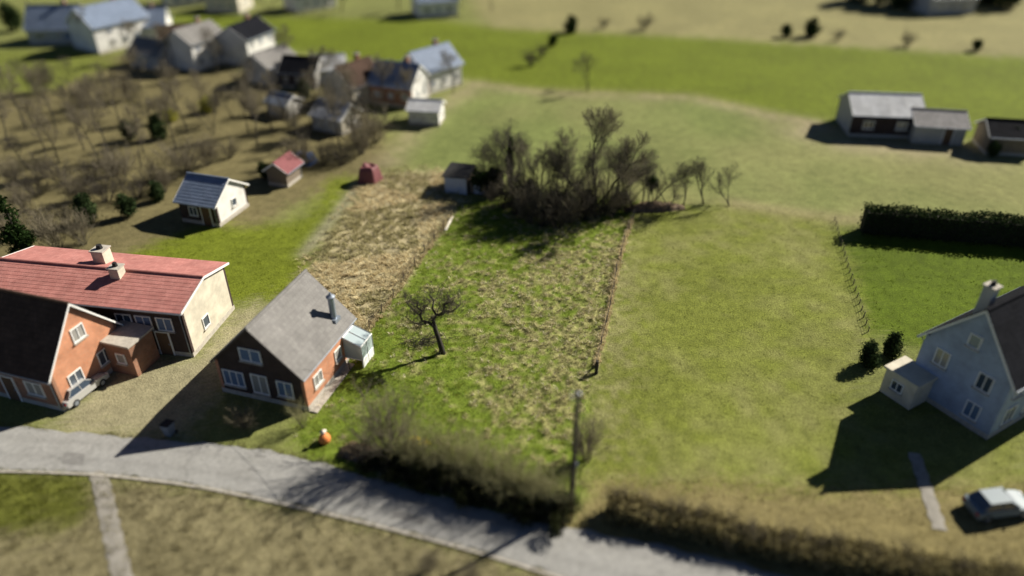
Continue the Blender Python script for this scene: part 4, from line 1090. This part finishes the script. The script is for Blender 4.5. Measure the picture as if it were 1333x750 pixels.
# concrete footpaths: across the near verge, and from the right-hand house to the road
def path(pts, wd, n_):
    P = [G(*p) for p in pts]; v_, f_ = [], []
    a, b = P[0], P[-1]; L = (b-a).length; d = (b-a)/L; nr_ = Vector((-d.y, d.x, 0)); k = int(L/.45)
    for i in range(k+1):
        c = a+d*(L*i/k)
        for s_ in (-1,-.4,.4,1):
            o_ = nr_*(s_*wd/2 + (.07*math.sin(i*3.7+s_*5) if abs(s_) == 1 else 0))
            v_.append((c.x+o_.x, c.y+o_.y, .012 if abs(s_) == 1 else .03))
    for i in range(k):
        for j in range(3): f_.append((i*4+j, i*4+j+1, i*4+j+5, i*4+j+4))
    me = np_mesh('footpath', v_, f_, M['path'], smooth=True)
    o = link('footpath', me)
    # face up
    if me.polygons[0].normal.z < 0: me.flip_normals()
    tag(o, kind='structure')
M['path'] = mat('footpath_concrete', (.27,.255,.225), .95, .25, 1.6, .4, bscale=25)
path([(128,613),(170,800)], 1.0, 0)
path([(1190,590),(1224,690)], .8, 0)

# parked cars
def car(loc, rz, paint, label):
    root = tag(empty('parked_car', loc, rz, .9), label, 'car')
    def ring(prof, wd, inset=0): return [(x_, y_) for x_, y_ in prof]
    body = MB(); lo = [(-2.05,.32),(-2.1,.6),(-2.0,.86),(-1.5,.95),(1.0,.92),(1.75,.80),(2.08,.62),(2.1,.34)]
    ys = [(-.84,.96),(-.78,1.0),(.78,1.0),(.84,.96)]
    n = len(lo); i0 = len(body.v)
    for yy, s in ys:
        for x_, z_ in lo: body.v.append((x_*s, yy, .32+(z_-.32)*(.97 if abs(yy) > .8 else 1)))
    for k in range(3):
        for j in range(n):
            l = (j+1)%n; body.f.append((k*n+j, k*n+l, (k+1)*n+l, (k+1)*n+j))
    body.f.append(tuple(range(n-1,-1,-1))); body.f.append(tuple(3*n+j for j in range(n)))
    bo = body.build('body', paint, root, False)
    cab = MB(); b4 = [(-1.72,-.76,.93),(.95,-.76,.91),(.95,.76,.91),(-1.72,.76,.93)]; t4 = [(-1.25,-.60,1.43),(.15,-.60,1.45),(.15,.60,1.45),(-1.25,.60,1.43)]
    cab.v = b4+t4; cab.f = [(0,1,5,4),(1,2,6,5),(2,3,7,6),(3,0,4,7)]; cab.build('windows', M['glass'], root)
    rf = MB(); rf.prism([(-1.32,-.62,1.425),(.2,-.62,1.445),(.2,.62,1.445),(-1.32,.62,1.425)], (0,0,.05)).build('roof', paint, root)
    for sx, bx in ((.15,.95),(-.5,-.45),(-1.25,-1.72)):
        for sy in (-1,1): MB().tube([(bx,sy*.76,.92),(sx,sy*.61,1.44)], .035, 5).build('pillar', paint, root)
    for x_ in (-1.3,1.3):
        for sy in (-1,1):
            wh = MB().tube([(x_,sy*.66,.31),(x_,sy*.87,.31)], .31, 16).build('wheel', M['rubber'], root)
            MB().tube([(x_,sy*.86,.31),(x_,sy*.885,.31)], .19, 12).build('rim', M['zinc'], wh)
    for sy in (-1,1):
        MB().box((2.02,sy*.6,.62), (.12,.32,.14)).build('headlight', M['chrome'], root)
        MB().box((-2.05,sy*.66,.68), (.1,.22,.18)).build('tail_light', M['tail'], root)
        MB().box((.75,sy*.92,.98), (.12,.16,.12)).build('mirror', paint, root)
    return root
car(G(1296,664), R(8), M['car_white'], 'pale blue-white car parked before the white house at the right edge')
car(G(108,512), R(70), M['car_silver'], 'silver car parked beside the orange gable at the left')
# tarpaulin heaps
def tarp(loc, L, Wd, hh, m, label, seed, rz=0):
    nu, nv = 26, 20; U, Vv = np.meshgrid(np.linspace(-1,1,nu), np.linspace(-1,1,nv))
    e = np.maximum(np.abs(U), np.abs(Vv)); prof = np.clip((1-e)*5, 0, 1)**.6
    xx, yy = U*L/2, Vv*Wd/2; zz = hh*prof*(.85+.35*(fbm(xx+seed*7, yy, .8, 3)-.3)); 
    sk = 1+.06*np.sin(np.arctan2(Vv,U)*11)*(1-prof); xx, yy = xx*sk*(.86+.14*(1-prof)), yy*sk*(.86+.14*(1-prof))
    i_ = np.arange(nu*nv).reshape(nv,nu); q = np.stack([i_[:-1,:-1],i_[:-1,1:],i_[1:,1:],i_[1:,:-1]],-1).reshape(-1,4)
    o = link('covered_pile', np_mesh('tarp', np.stack([xx,yy,zz],-1).reshape(-1,3), q, m, smooth=True)); o.location = loc; o.rotation_euler.z = rz
    tag(o, label, 'covered pile')
tarp(G(482,236), 2.2, 2.0, 2.1, M['red_tarp'], 'pile under a red cover at the far corner of the rough grass', 2, AX)
tarp(G(396,212), 2.6, 1.8, 1.3, M['blue_tarp'], 'low pile under a dark blue cover among the left gardens', 5, AX)
# orange sack with pale tied neck
o = tag(empty('orange_sack', G(423,575)), 'orange sack with a pale tied top on the grass right of the shaded gable', 'sack')
prof = [(.0,.26),(.08,.36),(.3,.40),(.5,.34),(.62,.2),(.68,.1)]
MB().tube([(.02*math.sin(i),0,z_) for i, (z_, r_) in enumerate(prof)], [r_ for z_, r_ in prof], 12).build('sack', M['orange_sack'], o, True)
MB().tube([(0,0,.66),(.02,0,.74),(.0,.02,.92)], [.1,.09,.22], 9).build('tied_neck', M['pale_cloth'], o, True)
# wheelie bin in the shade
o = tag(empty('wheelie_bin', G(222,566), AX), 'grey wheelie bin in the shade left of the gable', 'bin')
mb = MB(); mb.v = [(-.22,-.25,.08),(.22,-.25,.08),(.22,.25,.08),(-.22,.25,.08),(-.3,-.34,1.0),(.3,-.34,1.0),(.3,.36,1.0),(-.3,.36,1.0)]; mb.f = [(0,3,2,1),(4,5,6,7),(0,1,5,4),(1,2,6,5),(2,3,7,6),(3,0,4,7)]
mb.build('body', M['zinc'], o); MB().box((0,0,1.05), (.64,.76,.07), Matrix.Rotation(R(-5),3,'X')).build('lid', M['rubber'], o)
for s in (-1,1): MB().tube([(s*.24,.3,.12),(s*.3,.3,.12)], .12, 10).build('wheel', M['rubber'], o)
